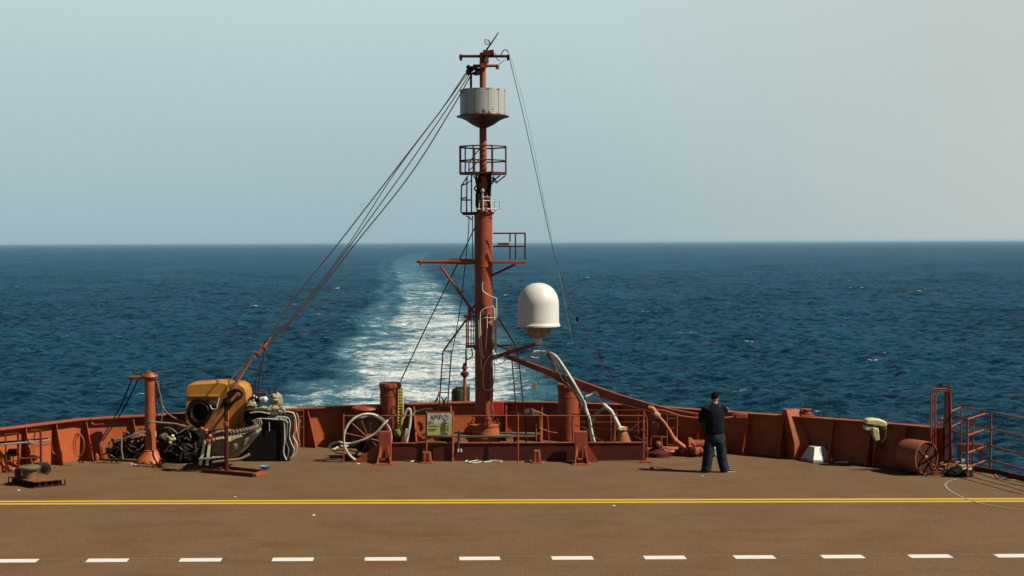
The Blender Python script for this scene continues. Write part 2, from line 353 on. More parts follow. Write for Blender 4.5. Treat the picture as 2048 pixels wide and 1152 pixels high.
# ============================================================ DECK, HULL, MARKINGS
wall_px = [(-260, 985), (-120, 961), (0, 945), (130, 925.5), (190, 918.5), (380, 906), (600, 894), (760, 885.5), (1000, 878.5), (1200, 884), (1300, 890), (1380, 897), (1490, 906.5), (1670, 922), (1810, 936), (1882, 945)]
wall_base = spline([G(x, y) for x, y in wall_px], 6)
for p in wall_base: p.z = 0
edge_r = [G(1935, 942), G(1990, 948), G(2048, 961), G(2300, 1040), Vector((12.6, 15, 0)), Vector((12.8, -20, 0))]
def deck():
    outer = [Vector((-13.6, -20, 0)), Vector((-13.6, 20, 0))]
    n = len(wall_base)
    for i, p in enumerate(wall_base):
        d = (wall_base[min(i + 1, n - 1)] - wall_base[max(i - 1, 0)]).normalized(); nn = Vector((-d.y, d.x, 0))
        k = max(0, 1 - abs(p.x + .3) / 4.5); outer.append(p + nn * (.02 + 1.3 * k ** .5))
    outer += edge_r
    for q in outer: q.z = 0
    t_ = MB().prism([p + Vector((0, 0, -.3)) for p in outer], (0, 0, .3))
    m = bpy.data.materials.new('deck_paint'); m.use_nodes = True; t = m.node_tree; Lk = t.links.new; b = t.nodes['Principled BSDF']
    g = N(t, 'ShaderNodeNewGeometry'); pos = g.outputs['Position']
    def nse(sc, det=5, rough=.6, st=None):
        n = N(t, 'ShaderNodeTexNoise'); n.inputs['Scale'].default_value = sc; n.inputs['Detail'].default_value = det; n.inputs['Roughness'].default_value = rough
        if st:
            mp_ = N(t, 'ShaderNodeMapping'); mp_.inputs['Scale'].default_value = st; Lk(pos, mp_.inputs[0]); Lk(mp_.outputs[0], n.inputs[0])
        else: Lk(pos, n.inputs[0])
        return n.outputs[0]
    def rg(v, a, b_, c=0, d=1):
        n = N(t, 'ShaderNodeMapRange'); Lk(v, n.inputs[0])
        for k, q in enumerate((a, b_, c, d)): n.inputs[k + 1].default_value = q
        return n.outputs[0]
    def mix(f, a, c, col):
        n = N(t, 'ShaderNodeMix', data_type='RGBA'); Lk(f, n.inputs[0])
        if isinstance(a, tuple): n.inputs[6].default_value = (*a, 1)
        else: Lk(a, n.inputs[6])
        n.inputs[7].default_value = (*col, 1); return n.outputs[2]
    c = mix(rg(nse(.55, 6, .65), .38, .64), (.099, .0575, .0250), 0, (.086, .0470, .0190))
    c = mix(rg(nse(1.3, 7, .72, (.45, 1, 1)), .52, .70, 0, .9), c, 0, (.072, .036, .012))
    c = mix(rg(nse(.9, 6, .7, (.35, 1.6, 1)), .57, .70, 0, .7), c, 0, (.108, .040, .014))        # rusty drag marks
    c = mix(rg(nse(2.1, 6, .7, (.4, 1.2, 1)),   .60, .74, 0, .6), c, 0, (.045, .028, .012))          # oil stains
    c = mix(rg(nse(5.5, 3, .6), .72, .78, 0, .5), c, 0, (.155, .137, .10))                           # scuffs
    c = mix(rg(nse(3.2, 8, .78, (.22, 1.6, 1)), .56, .66, 0, .45), c, 0, (.066, .036, .013))
    c = mix(rg(nse(2.6, 8, .8, (.3, 1.8, 1)), .58, .68, 0, .35), c, 0, (.130, .086, .042))
    v = N(t, 'ShaderNodeVectorMath', operation='SCALE'); Lk(c, v.inputs[0]); Lk(rg(nse(24, 4, .75), .28, .72, .55, 1.45), v.inputs['Scale'])
    Lk(v.outputs[0], b.inputs['Base Color']); b.inputs['Roughness'].default_value = .85; b.inputs['Specular IOR Level'].default_value = .2
    bn = N(t, 'ShaderNodeBump'); bn.inputs['Distance'].default_value = .012; bn.inputs['Strength'].default_value = 1; Lk(nse(30, 4, .7), bn.inputs['Height']); Lk(bn.outputs[0], b.inputs['Normal'])
    o = S(t_.build('deck', m)); 
    # hull sides under the deck edge
    h = MB(); ring = outer
    for i in range(len(ring) - 1):
        a, c_ = ring[i].copy(), ring[i + 1].copy(); a.z = c_.z = -.31
        h.add([a, c_, c_ + Vector((0, 0, -9.5)), a + Vector((0, 0, -9.5))], [(0, 1, 2, 3)])
    S(h.build('hull', DRED))
deck()
def worn(name, col, wear):
    m = bpy.data.materials.new(name); m.use_nodes = True; t = m.node_tree; Lk = t.links.new; b = t.nodes['Principled BSDF']
    g = N(t, 'ShaderNodeNewGeometry'); n = N(t, 'ShaderNodeTexNoise'); n.inputs['Scale'].default_value = 9; n.inputs['Detail'].default_value = 7; n.inputs['Roughness'].default_value = .75; Lk(g.outputs['Position'], n.inputs[0])
    r = N(t, 'ShaderNodeMapRange'); r.inputs[1].default_value = wear; r.inputs[2].default_value = wear + .1; Lk(n.outputs[0], r.inputs[0])
    x = N(t, 'ShaderNodeMix', data_type='RGBA'); x.inputs[6].default_value = (*ak(col), 1); x.inputs[7].default_value = (.089, .051, .022, 1); Lk(r.outputs[0], x.inputs[0]); Lk(x.outputs[2], b.inputs['Base Color']); b.inputs['Roughness'].default_value = .7
    return m
MY, MW, MF = worn('yellow_line_paint', (.70, .46, .022), .60), worn('white_line_paint', (.82, .80, .74), .68), worn('faded_line_paint', (.27, .215, .145), .47)
def strip(name, pts, m):     # pts: outline on the deck
    return S(MB().add([Vector((p.x, p.y, .004)) for p in pts], [tuple(range(len(pts)))]).build(name, m))
for a, b_ in (((-300, 1002.6), (2400, 995.4)), ((-300, 1007.6), (2400, 1000.2))):
    strip('yellow_line', [G(a[0], a[1]), G(b_[0], b_[1]), G(b_[0], b_[1] + 3.0), G(a[0], a[1] + 3.0)], MY)
dash = [(-105, -22), (-14, 71), (170, 253), (357, 441), (543, 626), (729, 813), (919, 1001), (1105, 1188), (1291, 1374), (1472, 1553), (1648, 1732), (1824, 1908), (1998, 2078), (2172, 2250)]
for x0, x1 in dash:
    yb = lambda x: 1125.6 - x / 2048 * 10.3
    sh = lambda x: (820 - x) / 640 * 7.2
    strip('white_dash', [G(x0, yb(x0)), G(x1, yb(x1)), G(x1 + sh(x1), yb(x1) - 7.0), G(x0 + sh(x0), yb(x0) - 7.0)], MW)
for (x0, x1), (x2, _) in zip(dash[:-1], dash[1:]):
    yl = lambda x: 1119.0 - x / 2048 * 10.3
    strip('faded_line', [G(x1 + 8, yl(x1)), G(x2 - 6, yl(x2)), G(x2 - 6, yl(x2) + .8), G(x1 + 8, yl(x1) + .8)], MF)
arc = spline([G(x, y) for x, y in ((1914, 959), (1900, 962.5), (1891.5, 968), (1893, 975), (1905, 985), (1935, 999.5), (1975, 1010), (2048, 1021), (2130, 1030))], 6)
MFA = worn('arc_line_paint', (.33, .28, .21), .55)
am = MB()
lf = []; rt_ = []
for i, p in enumerate(arc):
    d = (arc[min(i + 1, len(arc) - 1)] - arc[max(0, i - 1)]).normalized(); nn = Vector((-d.y, d.x, 0)) * .022
    lf.append(p + nn); rt_.append(p - nn)
vs = [Vector((q.x, q.y, .008)) for q in lf + rt_]; k_ = len(arc)
am.add(vs, [(i, i + 1, k_ + i + 1, k_ + i) for i in range(k_ - 1)]); S(am.build('faded_arc_line', MFA))

# ============================================================ BULWARK
def bulwark():
    HB = .93
    t = T('bulwark', G(1000, 878.5), 'curved red steel bulwark wall with leaning brackets around the stern deck', 'bulwark')
    n = len(wall_base); nrm = []
    for i, p in enumerate(wall_base):
        d = (wall_base[min(i + 1, n - 1)] - wall_base[max(i - 1, 0)]).normalized(); nrm.append(Vector((-d.y, d.x, 0)))
    w_ = MB(); c = MB(); wm_ = MB()
    vs = []; th = .02
    for p, q in zip(wall_base, nrm):
        vs += [p, p + q * .10 + Vector((0, 0, HB)), p + q * (th + .10) + Vector((0, 0, HB)), p + q * th + Vector((0, 0, 0))]
    fs = []
    for i in range(n - 1):
        for k in range(4): fs.append((4 * i + k, 4 * i + (k + 1) % 4, 4 * i + 4 + (k + 1) % 4, 4 * i + 4 + k))
    fs += [(0, 1, 2, 3), tuple(4 * (n - 1) + k for k in (3, 2, 1, 0))]
    w_.add(vs, fs); w_.build('plating', WALLR, t)
    vs = []
    for p, q in zip(wall_base, nrm):
        vs += [p + q * e + Vector((0, 0, HB + h)) for e, h in ((-.07, .002), (-.07, .03), (.16, .03), (.16, .002))]
    c.add(vs, fs); c.build('cap_rail', WALLR, t)
    # stay brackets
    def at(px):
        d = ray(px, 576); best = min(range(n - 1), key=lambda i: abs((wall_base[i].x + wall_base[i + 1].x) / 2 / ((wall_base[i].y + wall_base[i + 1].y) / 2) - d.x / d.y))
        a, b_ = wall_base[best], wall_base[best + 1]; k = d.x / d.y
        tt = (k * a.y - a.x) / ((b_.x - a.x) - k * (b_.y - a.y)); return a + (b_ - a) * max(0, min(1, tt)), nrm[best]
    for x in (-96, -18, 47, 108, 168, 262, 350, 440, 530, 612, 686, 752, 826, 900, 1012, 1085, 1160, 1235, 1313, 1405, 1498, 1569, 1668, 1745, 1815, 1866):
        p, q = at(x); q = Vector((.68, -.73, 0)) if x < 650 else -q; d = Vector((-q.y, q.x, 0)); Z = Vector((0, 0, 1))
        b_ = MB()
        poly = [p + q * .004, p + q * .36, p + q * .36 + Z * .05, p + q * .03 + Z * (HB - .012), p - q * .09 + Z * (HB - .012)]
        b_.prism([v - d * .007 for v in poly], d * .014)
        if x > 650: b_.beam(p + q * .363 + Z * .05, p + q * .035 + Z * (HB - .02), .034, .012, upv=q)
        b_.build('bracket', WALLR, t)
bulwark()

# low deck-edge kerb beyond the gangway railing
k = MB(); er = [G(1945, 941.5), G(1990, 947.5), G(2048, 960.5), G(2300, 1039)]
for a, b_ in zip(er[:-1], er[1:]): k.beam(a + Vector((0, 0, .05)), b_ + Vector((0, 0, .05)), .06, .10)
tag(k.build('deck_edge_kerb', DRED), 'low dark red steel kerb along the open deck edge under the railing', 'kerb')

# ============================================================ MAST
DM = 34.0
MX = P(967.7, 700, DM).x
def mz(y, D=DM): return P(968, y, D).z
def mr(px, D=DM): return px * M1(D)
def build_mast():
    t = T('mast', (MX, DM, 0), 'tall red stern mast on a round drum, carrying platforms, yards and a wire cage', 'mast')
    b = MB().lathe((MX, DM, 0), [(.42, 0), (.40, .03), (.385, .05), (.385, .33), (.43, .335), (.43, .36), (.385, .365), (.385, .60), (.405, .61), (.405, .65), (.385, .66), (.25, .668)], 40)
    b.build('base_drum', ORNG, t)
    for a in (20, 75, 150, 215, 300):
        MB().lathe((MX + .33 * math.cos(R(a)), DM + .33 * math.sin(R(a)), .665), [(.03, 0), (.03, .04), (.015, .05), (.012, .09)], 8).build('bolt', REDP, t)
    z1 = mz(428)
    b = MB().lathe((MX, DM, .6), [(mr(18), 0), (mr(18), z1 - .62), (mr(21.5), z1 - .6), (mr(21.5), z1 - .55), (mr(17), z1 - .545)], 36)
    # welded seams
    for z in (1.9, 3.15, 4.4): b.lathe((MX, DM, z), [(mr(18), 0), (mr(18.6), .01), (mr(18.6), .03), (mr(18), .04)], 36)
    b.build('lower_column', RED, t)
    z2 = mz(350); z3 = mz(105)
    b = MB().lathe((MX, DM, z1 - .02), [(mr(12.5), 0), (mr(11), z2 - z1), (mr(7.3), z2 - z1 + .02), (mr(7.0), mz(185) - z1), (mr(6.2), mz(183) - z1), (mr(6.2), z3 - z1), (mr(4), z3 - z1 + .02)], 28)
    b.build('upper_column', RED, t)
    # cable clutter wound round the column between the platforms
    b = MB()
    for i in range(9):
        a = random.uniform(0, 6.28); pts = []
        for k in range(9):
            aa = a + .35 * math.sin(k * 1.3 + i); rr = mr(12.5 + random.uniform(0, 2.5)); pts.append((MX + rr * math.cos(aa), DM + rr * math.sin(aa), z1 + (z2 - z1) * k / 8))
        b.tube(pts, .016 + .01 * (i % 3), 6, 3)
    for y in (362, 383, 408): b.lathe((MX - mr(9), DM - .12, mz(y)), [(.03, -.05), (.06, -.04), (.06, .05), (.02, .07)], 10)
    b.tube(spline([P(957, 386, 33.8), P(950, 380, 33.7), P(950, 374, 33.7), P(957, 371, 33.8)], 5), .018, 6)
    b.tube(spline([P(983, 355, 33.8), P(988, 360, 33.7), P(984, 368, 33.8)], 4), .015, 6)
    b.build('cable_bundle', BLACK, t)
    MB().lathe(P(965, 398, 33.68), [(.03, 0), (.035, .03), (.03, .05), (.026, .14), (.045, .16), (.05, .18), (.04, .22), (.02, .25)], 14).build('lamp', STEEL, t)
    # lower round plate with white guard rail
    c0 = P(968, 428, DM)
    b = MB().lathe((MX, DM, mz(427)), [(mr(22), 0), (mr(22), .03), (mr(5), .035)], 28); b.prism([P(923, 424, 33.9), P(950, 424, 33.75), P(950, 424, 34.4), P(923, 424, 34.4)], (0, 0, -.05))
    b.build('small_platform', DRED, t)
    g = MB(); r_ = .013
    for pts in ([(959, 401, 33.7), (1000, 402, 33.95)], [(962, 394, 33.7), (981, 394, 33.7)], [(955, 418, 33.7), (990, 418, 33.8)], [(990, 423, 33.8), (1000, 423, 33.95)], [(966, 394, 33.7), (966, 421, 33.7)], [(981, 393, 33.7), (982, 421, 33.7)], [(1000, 402, 33.95), (1000, 424, 33.95)], [(959, 401, 33.7), (957, 419, 33.7)], [(1000, 402, 33.95), (990, 400, 34.4)], [(1000, 423, 33.95), (990, 421, 34.4)], [(990, 400, 34.4), (990, 421, 34.4)]):
        g.tube(L3(pts), r_ * (1.5 if pts[0][1] == 418 or pts[0][0] in (966, 981) else 1), 6)
    g.build('white_guard_rail', WHITE, t)
    # ladder cage on the left
    g = MB(); r_ = .017
    for pts in ([(936, 352, 33.9), (923, 371, 33.9), (922, 424, 33.9), (927, 429, 33.9), (950, 429, 33.9)], [(943, 350, 34.2), (943, 428, 34.2)], [(934, 354, 34.35), (933, 427, 34.35)], [(923, 371, 33.9), (934, 367, 34.35), (943, 360, 34.2)], [(922, 397, 33.9), (933, 395, 34.35)], [(922, 400, 33.9), (943, 400, 34.2)], [(933, 432, 34.2), (945, 440, 34.1), (945, 432, 34.1)]):
        g.tube(L3(pts), r_, 6)
    g.build('ladder_cage', DRED, t)
    # round lookout platform
    pf = T('lookout_platform', (MX, DM, mz(349)), None, None); pf.parent = t; pf.location = Vector((MX, DM, mz(349))) - ORG[t.name]
    Rr = mr(49); ang = [R(a) for a in (-158, -112, -68, -22, 22, 68, 112, 158)]
    ring = [Vector((MX + Rr * math.cos(a), DM + Rr * math.sin(a), mz(349))) for a in ang]
    MB().prism(ring, (0, 0, .045)).build('floor_plate', DRED, pf)
    g = MB(); zt, zm = mz(294), mz(322)
    for z in (zt, zm): g.tube([Vector((p.x, p.y, z)) for p in ring], .018, 6, closed=True)
    for p in ring: g.tube([p, Vector((p.x, p.y, zt))], .019, 6)
    g.tube([Vector((ring[0].x + .13, ring[0].y - .1, mz(349))), Vector((ring[0].x + .13, ring[0].y - .1, zt))], .018, 6)
    g.tube(L3([(961, 295, 34), (942, 320, 33.8), (938, 326, 33.8), (938, 347, 33.8)]), .016, 6)
    g.tube(L3([(958, 320, 34), (944, 336, 33.8), (938, 341, 33.8), (937, 347, 33.8)]), .014, 6)
    g.build('railing', DRED, pf)
    g = MB()
    for pts in ([(1011, 351, 34), (992, 366, 34), (985, 358, 34)], [(1000, 351, 33.8), (984, 363, 33.9)], [(947, 352, 33.8), (960, 370, 33.9)], [(986, 352, 33.8), (993, 364, 33.8)]): MB().tube(L3(pts), .017, 6).build('brace', DRED, pf)
    # wire mesh cage drum with dish below
    dr = T('cage_drum', (MX, DM, mz(232)), None, None); dr.parent = t; dr.location = Vector((MX, DM, mz(232))) - ORG[t.name]
    h = mz(180) - mz(232)
    MB().lathe((MX, DM, mz(232)), [(mr(45.5), .02), (mr(45.5), h)], 20, ph=R(15)).build('mesh_panel', CAGE, dr, sharp=20)
    g = MB()
    for z in (0.02, h - .03): g.lathe((MX, DM, mz(232) + z), [(mr(45.2), 0), (mr(46.3), .0), (mr(46.3), .03), (mr(45.2), .03)], 12, ph=R(15))
    for k in range(12):
        a = R(15) + 2 * math.pi * k / 12; p = Vector((MX + mr(45.6) * math.cos(a), DM + mr(45.6) * math.sin(a), mz(232) + .02)); g.tube([p, p + Vector((0, 0, h - .02))], .004, 5)
    g.build('frame', STEEL, dr)
    MB().lathe((MX, DM, mz(256)), [(mr(7.4), 0), (mr(12), .02), (mr(22), .08), (mr(34), .18), (mr(46), .245), (mr(52), .255), (mr(52.5), .28), (mr(46), .30), (mr(20), .30)], 40).build('dish', DRED, dr)
    for x in (971, 985): MB().box(P(x, 218, DM - mr(46)), (.05, .02, .07)).build('tag_plate', WHITE, dr)
    # top gear
    top = MB()
    top.tube(L3([(922, 112.5, 34), (1016, 112.5, 34)]), .035, 10)
    for x in (921, 1017): top.lathe(P(x, 113, 34), [(.055, -.03), (.055, .03)], 12, axis=(1, 0, 0)); top.lathe(P(x + (1 if x < 968 else -1), 117, 34), [(.03, -.05), (.03, .05)], 8)
    top.build('upper_yard', DRED, t)
    top = MB(); top.tube(L3([(946, 131.5, 34), (996, 131.5, 34)]), .035, 10)
    top.lathe(P(995, 134, 34), [(.045, -.05), (.045, .05)], 10); top.box(P(968, 131.5, 33.9), (.16, .1, .09)); top.build('lower_yard', RED, t)
    top = MB(); top.box(P(981, 106, 34), (.17, .14, .13), Matrix.Rotation(R(-8), 3, 'Y')); top.box(P(971, 106, 33.95), (.12, .14, .13)); top.lathe(P(969, 118, 34), [(.1, -.1), (.1, .1)], 12)
    top.build('head_block', DRED, t, bevel=.008)
    MB().tube(L3([(972, 101, 34), (983, 86, 34), (997, 65, 34)]), [.022, .012], 8).build('whip_antenna', BLACK, t)
    f = MB(); f.tube(L3([(969.5, 79, 34), (978, 80.5, 34), (979, 88.5, 34), (970, 88.5, 34)]), .013, 6, closed=True); f.tube(L3([(970, 84, 34), (979, 84, 34)]), .006, 6); f.tube(L3([(978, 81, 34), (981, 87, 34)]), .012, 6)
    f.build('lamp_frame', DRED, t)
    c = MB(); random.seed(3)
    for i in range(16):
        x = random.uniform(935, 958); y = random.uniform(134, 148) ; c.lathe(P(x, y, random.uniform(33.8, 34.2)), [(.02, -.03), (.05, -.03), (.05, .03), (.02, .03)], 10, axis=(random.uniform(-.3, .3), 1, random.uniform(-.3, .3)))
    c.beam(P(934, 136, 34), P(962, 132, 34), .05, .05); c.beam(P(940, 150, 34), P(962, 138, 34), .03, .05); c.build('sheave_cluster', BLACK, t)
    MB().beam(P(942, 148, 34), P(942, 181, 34), .055, .055, upv=(1, 0, 0)).build('stub_post', DRED, t)
    c = MB(); c.tube(spline(L3([(1001, 111, 34), (1005, 104, 34), (1010, 99.5, 34), (1015, 102, 34), (1017, 106, 34)]), 4), .012, 6); c.tube(L3([(998, 129, 34), (1010, 119, 34)]), .008, 6); c.tube(spline(L3([(991, 107, 34), (993, 117, 34), (1000, 122, 34)]), 4), .009, 6)
    c.build('loose_cable', BLACK, t)
    # right platform with rail
    g = T('side_platform', P(1018, 525, DM), None, None); g.parent = t; g.location = P(1018, 525, DM) - ORG[t.name]
    a = [P(984, 523, 33.75), P(1051, 523, 33.75)]; dd = Vector((0, .62, 0))
    MB().prism([a[0], a[1], a[1] + dd, a[0] + dd], (0, 0, -.06)).build('floor_plate', RED, g)
    r = MB(); zt, zm, zf = P(0, 470, 33.75).z, P(0, 496.5, 33.75).z, P(0, 523, 33.75).z
    for px, dy in ((1031, 0), (1050.5, 0), (1050.5, .6), (1020, .6)):
        q = P(px, 523, 33.75); r.tube([Vector((q.x, 33.75 + dy, zf)), Vector((q.x, 33.75 + dy, zt))], .018, 6)
    for z in (zt, zm):
        x0, x1 = P(986, 500, 33.75).x, P(1050.5, 500, 33.75).x
        r.tube([Vector((x0, 33.75, z)), Vector((x1, 33.75, z)), Vector((x1, 34.35, z)), Vector((x0, 34.35, z))], .017, 6)
    r.build('railing', DRED, g)
    MB().tube(L3([(1030, 529, 33.9), (984, 551, 33.9)]), .025, 8).build('brace', DRED, g)
    q = MB(); q.box(P(1007.5, 487.5, 33.72), (.32, .03, .085)); q.build('sign_plate', WHITE, g, bevel=.006)
    q = MB()
    for x, wv in ((999, 3), (1004, 4), (1008.5, 3), (1013, 4), (1017, 2.5)): q.box(P(x, 487.6, 33.698), (mr(wv), .006, mr(3.4)))
    q.build('lettering', INK, g)
    # left boom
    g = T('side_boom', P(950, 524, DM), None, None); g.parent = t; g.location = P(950, 524, DM) - ORG[t.name]
    e = P(950, 524, 34); o0 = P(833, 524, 34); s_ = MB()
    s_.lathe(o0, [(.02, 0), (.026, .04), (.03, .06), (.035, .12), (.04, .5), (.052, .9), (.07, 1.0), (.072, 1.25), (.055, (e - o0).length)], 16, axis=(1, 0, 0)); s_.box(P(915, 518.5, 34), (.45, .04, .02))
    s_.build('spar', RED, g); MB().lathe(P(841, 524, 34), [(.1, -.015), (.1, .015)], 16, axis=(1, 0, 0)).build('end_disc', RED, g)
    MB().tube(L3([(880, 531, 34), (948, 626, 34)]), .032, 8).build('brace', RED, g)
    # junction and legs
    s_ = MB(); s_.tube(L3([(952, 608, 34), (940, 622, 34), (940, 640, 34)]), .028, 8); s_.beam(P(928, 633, 34), P(952, 632, 34), .06, .06); s_.lathe(P(939, 620, 34), [(.04, -.1), (.04, .1)], 10)
    s_.build('bracket', RED, t); s_ = MB(); s_.beam(P(931, 693, 34), P(955, 693, 34), .05, .07); s_.beam(P(980, 691, 33.9), P(992, 691, 33.9), .05, .05)
    s_.lathe((MX, DM, mz(700)), [(mr(18), 0), (mr(20), .01), (mr(20), .07), (mr(18), .08)], 30)
    s_.build('bracket', RED, t)
    s_ = MB()
    for x in (933, 936.5): s_.tube(L3([(x, 634, 33.9), (x, 692, 33.9)]), .018, 6)
    s_.build('cage_bar', RED, t)
    s_ = MB()
    for x in (942, 947.5): s_.tube(L3([(x, 634, 34.2), (x, 694, 34.2)]), .012, 6)
    for y in range(638, 694, 8): s_.tube(L3([(942, y, 34.2), (947.5, y, 34.2)]), .008, 5)
    s_.build('ladder', DRED, t)
    s_ = MB(); s_.tube(spline(L3([(932, 694, 33.9), (932, 712, 33.9), (935, 719, 33.9), (941, 716, 33.9), (945, 710, 33.9), (943, 697, 33.9)]), 5), .014, 6); s_.tube(L3([(932, 700, 33.9), (932, 726, 34.0)]), .02, 6); s_.build('dark_cable', BLACK, t)
    s_ = MB(); s_.tube(L3([(941, 628, 34.1), (888, 700, 35.1)]), .024, 8); s_.build('stay_leg', RED, t)
    s_ = MB(); s_.tube(L3([(992, 628, 34.1), (1034, 695, 35.1), (1037, 720, 35.15)]), .022, 8); s_.build('stay_leg', DRED, t)
    s_ = MB(); s_.tube(L3([(988, 688, 34.0), (1018, 699, 34.6), (1024, 700, 34.7)]), .03, 8); s_.tube(spline(L3([(1000, 693, 34), (1015, 690, 34), (1034, 694, 34.5)]), 4), .016, 6); s_.build('stay_leg', DRED, t)
    # arm for the white dome
    s_ = MB(); s_.tube(L3([(985, 716, 33.85), (1000, 711, 33.8), (1079, 686, 33.5)]), [.055, .042], 12); s_.lathe(P(1011, 710, 33.8), [(.03, -.07), (.03, .07)], 8); s_.build('dome_arm', RED, t)
    # white conduits clipped to the column
    s_ = MB()
    cond = [([(965.5, 563), (964.5, 573), (966, 582), (975, 589), (985, 594), (991, 596), (993, 600), (993.5, 640), (993, 668), (990, 674)], .012), ([(985, 613), (972, 616), (964, 621), (960.5, 629), (961, 660), (963, 690), (965, 710), (969, 716)], .012), ([(974, 632), (974, 660), (972, 685), (971.5, 697)], .013), ([(969, 635.5), (989, 635.5)], .013), ([(976, 645.5), (984, 644.5)], .013), ([(984, 612), (988, 618), (988.5, 660), (984, 672), (987, 685), (985, 690)], .012), ([(993, 596), (993, 712), (992, 720)], .010)]
    for pts, rr in cond: s_.tube(spline([P(x, y, 33.72) for x, y in pts], 3) if len(pts) > 2 else [P(x, y, 33.72) for x, y in pts], rr, 6)
    s_.build('white_conduit', WHITE, t)
    s_ = MB(); s_.box(P(990.5, 660, 33.78), (.045, .04, 1.05)); s_.tube(L([(975, 630), (984, 622)], 33.73), .01, 6); s_.build('cable_tray', CREAM, t)
    s_ = MB()
    for pts in ([(990, 709), (982, 711), (975, 718), (970, 728), (967, 742), (966.5, 770), (969, 778), (976, 781), (984, 776)], [(984, 727), (994, 729), (1004, 726), (1011, 720), (1013, 714), (1008, 708)], [(982, 733), (984, 720), (992, 712), (1000, 709)], [(957, 640), (959, 690), (962, 712), (963, 740)], [(988, 720), (990, 740), (988, 760), (984, 780)]): s_.tube(spline([P(x, y, 33.7) for x, y in pts], 4), .010, 6)
    s_.build('hanging_cable', HOSE, t)
    s_ = MB()
    for x in (981, 985): s_.tube(L3([(x, 738, 33.75), (x, 835, 33.72)]), .017, 6)
    s_.lathe(P(976, 842, 33.6), [(.05, -.09), (.05, .03), (.07, .04), (.07, .07), (.04, .08), (.035, .16)], 12); s_.box(P(982, 830, 33.65), (.08, .06, .07)); s_.tube(spline(L3([(984, 812, 33.7), (987, 830, 33.6), (984, 845, 33.6)]), 4), .012, 6)
    for y in (760, 790, 815): s_.box(P(983, y, 33.74), (.09, .02, .02))
    s_.build('riser_pipe', REDP, t)
    # access rungs
    for y in range(270, 345, 10): MB().box(P(968, y, 34 - mr(7.5)), (.07, .02, .012)).build('rung', RED, t)
build_mast()

def radome():
    c = P(1077, 651, 33.5); k = M1(33.5)
    t = T('satellite_dome', P(1077, 688, 33.5), 'white satellite dome on a stepped cone at the end of the mast arm', 'satellite dome')
    pr = [(43.5, -1.5), (43.5, 1.5), (41.5, 4), (41.2, 8), (41, 42)]
    for i in range(1, 13):
        a = i * math.pi / 24; pr.append((41 * math.cos(a) ** .9 if i < 12 else .5, 42 + 43.5 * math.sin(a)))
    MB().lathe(c, [(r * k, z * k) for r, z in [(10, -1.5)] + pr], 48).build('dome', DOME, t)
    cone = [(10, -25), (12, -24), (16, -20), (17, -17), (22, -14), (23, -10), (31, -7), (33, -3), (33, -1)]
    MB().lathe(c, [(r * k, z * k) for r, z in cone], 28).build('cone', ORNG if 0 else CREAMRUST, t)
    r_ = MB()
    for i in range(20):
        a = 2 * math.pi * i / 20; d = Vector((math.cos(a), math.sin(a), 0)); r_.beam(c + d * 34 * k + Vector((0, 0, -1.6 * k)), c + d * 21 * k + Vector((0, 0, -14 * k)), .02, .02)
    r_.build('rib', CREAMRUST, t)
    MB().lathe(c, [(6.5 * k, -38 * k), (6.5 * k, -25 * k), (10 * k, -24 * k)], 20).build('neck', WHITE, t)
CREAMRUST = mat('stained_cream_paint', (.50, .40, .26), (.30, .16, .07), rough=.6, scale=9, rust=.4)
radome()

# ============================================================ RIGGING
def wire(pts, r_, m, label, group=None, name='stay_wire', n=6, sm=8):
    o = MB().tube(spline([Vector(p) if len(p) == 3 and isinstance(p, Vector) else P(*p) for p in pts], sm), r_, n).build(name, m)
    return tag(o, label, 'rigging wire', group)
wire([(931, 147, 33.9), (884, 218, 33.5), (835, 282, 33.2), (675, 489, 32.2), (600, 582, 31.8), (527, 690, 31.4)], .016, DARK, 'uppermost of the dark wires running from the mast head down to the left tackle')
wire([(935, 147, 33.9), (888, 213, 33.5), (790, 345, 32.9), (698, 487, 32.2), (614, 598, 31.8), (530, 692, 31.4)], .012, DARK, 'second wire from the left in the mast head rigging, slightly slack')
wire([(938, 150, 33.95), (895, 216, 33.5), (806, 345, 32.9), (703, 487, 32.2), (617, 600, 31.8), (532, 694, 31.4)], .014, DARK, 'third wire from the left in the mast head rigging')
wire([(941, 152, 34), (902, 220, 33.5), (820, 350, 32.9), (711, 487, 32.2), (622, 600, 31.8), (535, 692, 31.4)], .016, DARK, 'lowest and rightmost of the wires from the mast head to the left tackle')
tk = T('rigging_tackle', P(515, 705, 31.3), 'rusty red tackle block with shackles joining the mast wires above the yellow box', 'tackle')
b = MB(); a0, a1 = P(534, 686, 31.4), P(508, 716, 31.3)
b.beam(a0, a1, .085, .05, w2=.10); b.build('block', REDP, tk, bevel=.006)
for q, wd in ((P(527, 692, 31.36), .2), (P(514, 705, 31.3), .2)): MB().beam(q + Vector((-.075, -.03, .025)), q + Vector((.075, -.03, -.04)), .035, .035).build('pin', REDP, tk)
b = MB(); b.tube(L3([(540, 676, 31.4), (531, 690, 31.4)]), .035, 8); b.build('shackle', REDP, tk)
wire([(512, 708, 31.3), (498, 724, 31.2), (462, 778, 31.0)], .030, RWIRE, 'thick rusty wire from the tackle down to the top of the red stand', 'lower tackle wires')
wire([(508, 714, 31.3), (488, 742, 31.2), (470, 776, 31.05)], .022, REDP, 'thin red rod beside the rusty wires below the tackle')
wire([(506, 714, 31.3), (480, 736, 31.2), (458, 765, 31.0), (450, 780, 31.0)], .012, RWIRE, 'thin slack wire hanging left of the lower tackle wires')
wire([(529, 697, 31.35), (527, 718, 31.4), (520, 748, 31.6), (516, 790, 31.9)], .016, RWIRE, 'rusty chain hanging from the tackle to the machine on the black box', name='hanging_chain')
wire([(523, 720, 31.35), (513, 752, 31.6), (510, 790, 31.9)], .008, RWIRE, 'thinner wire hanging beside the rusty chain above the machine')
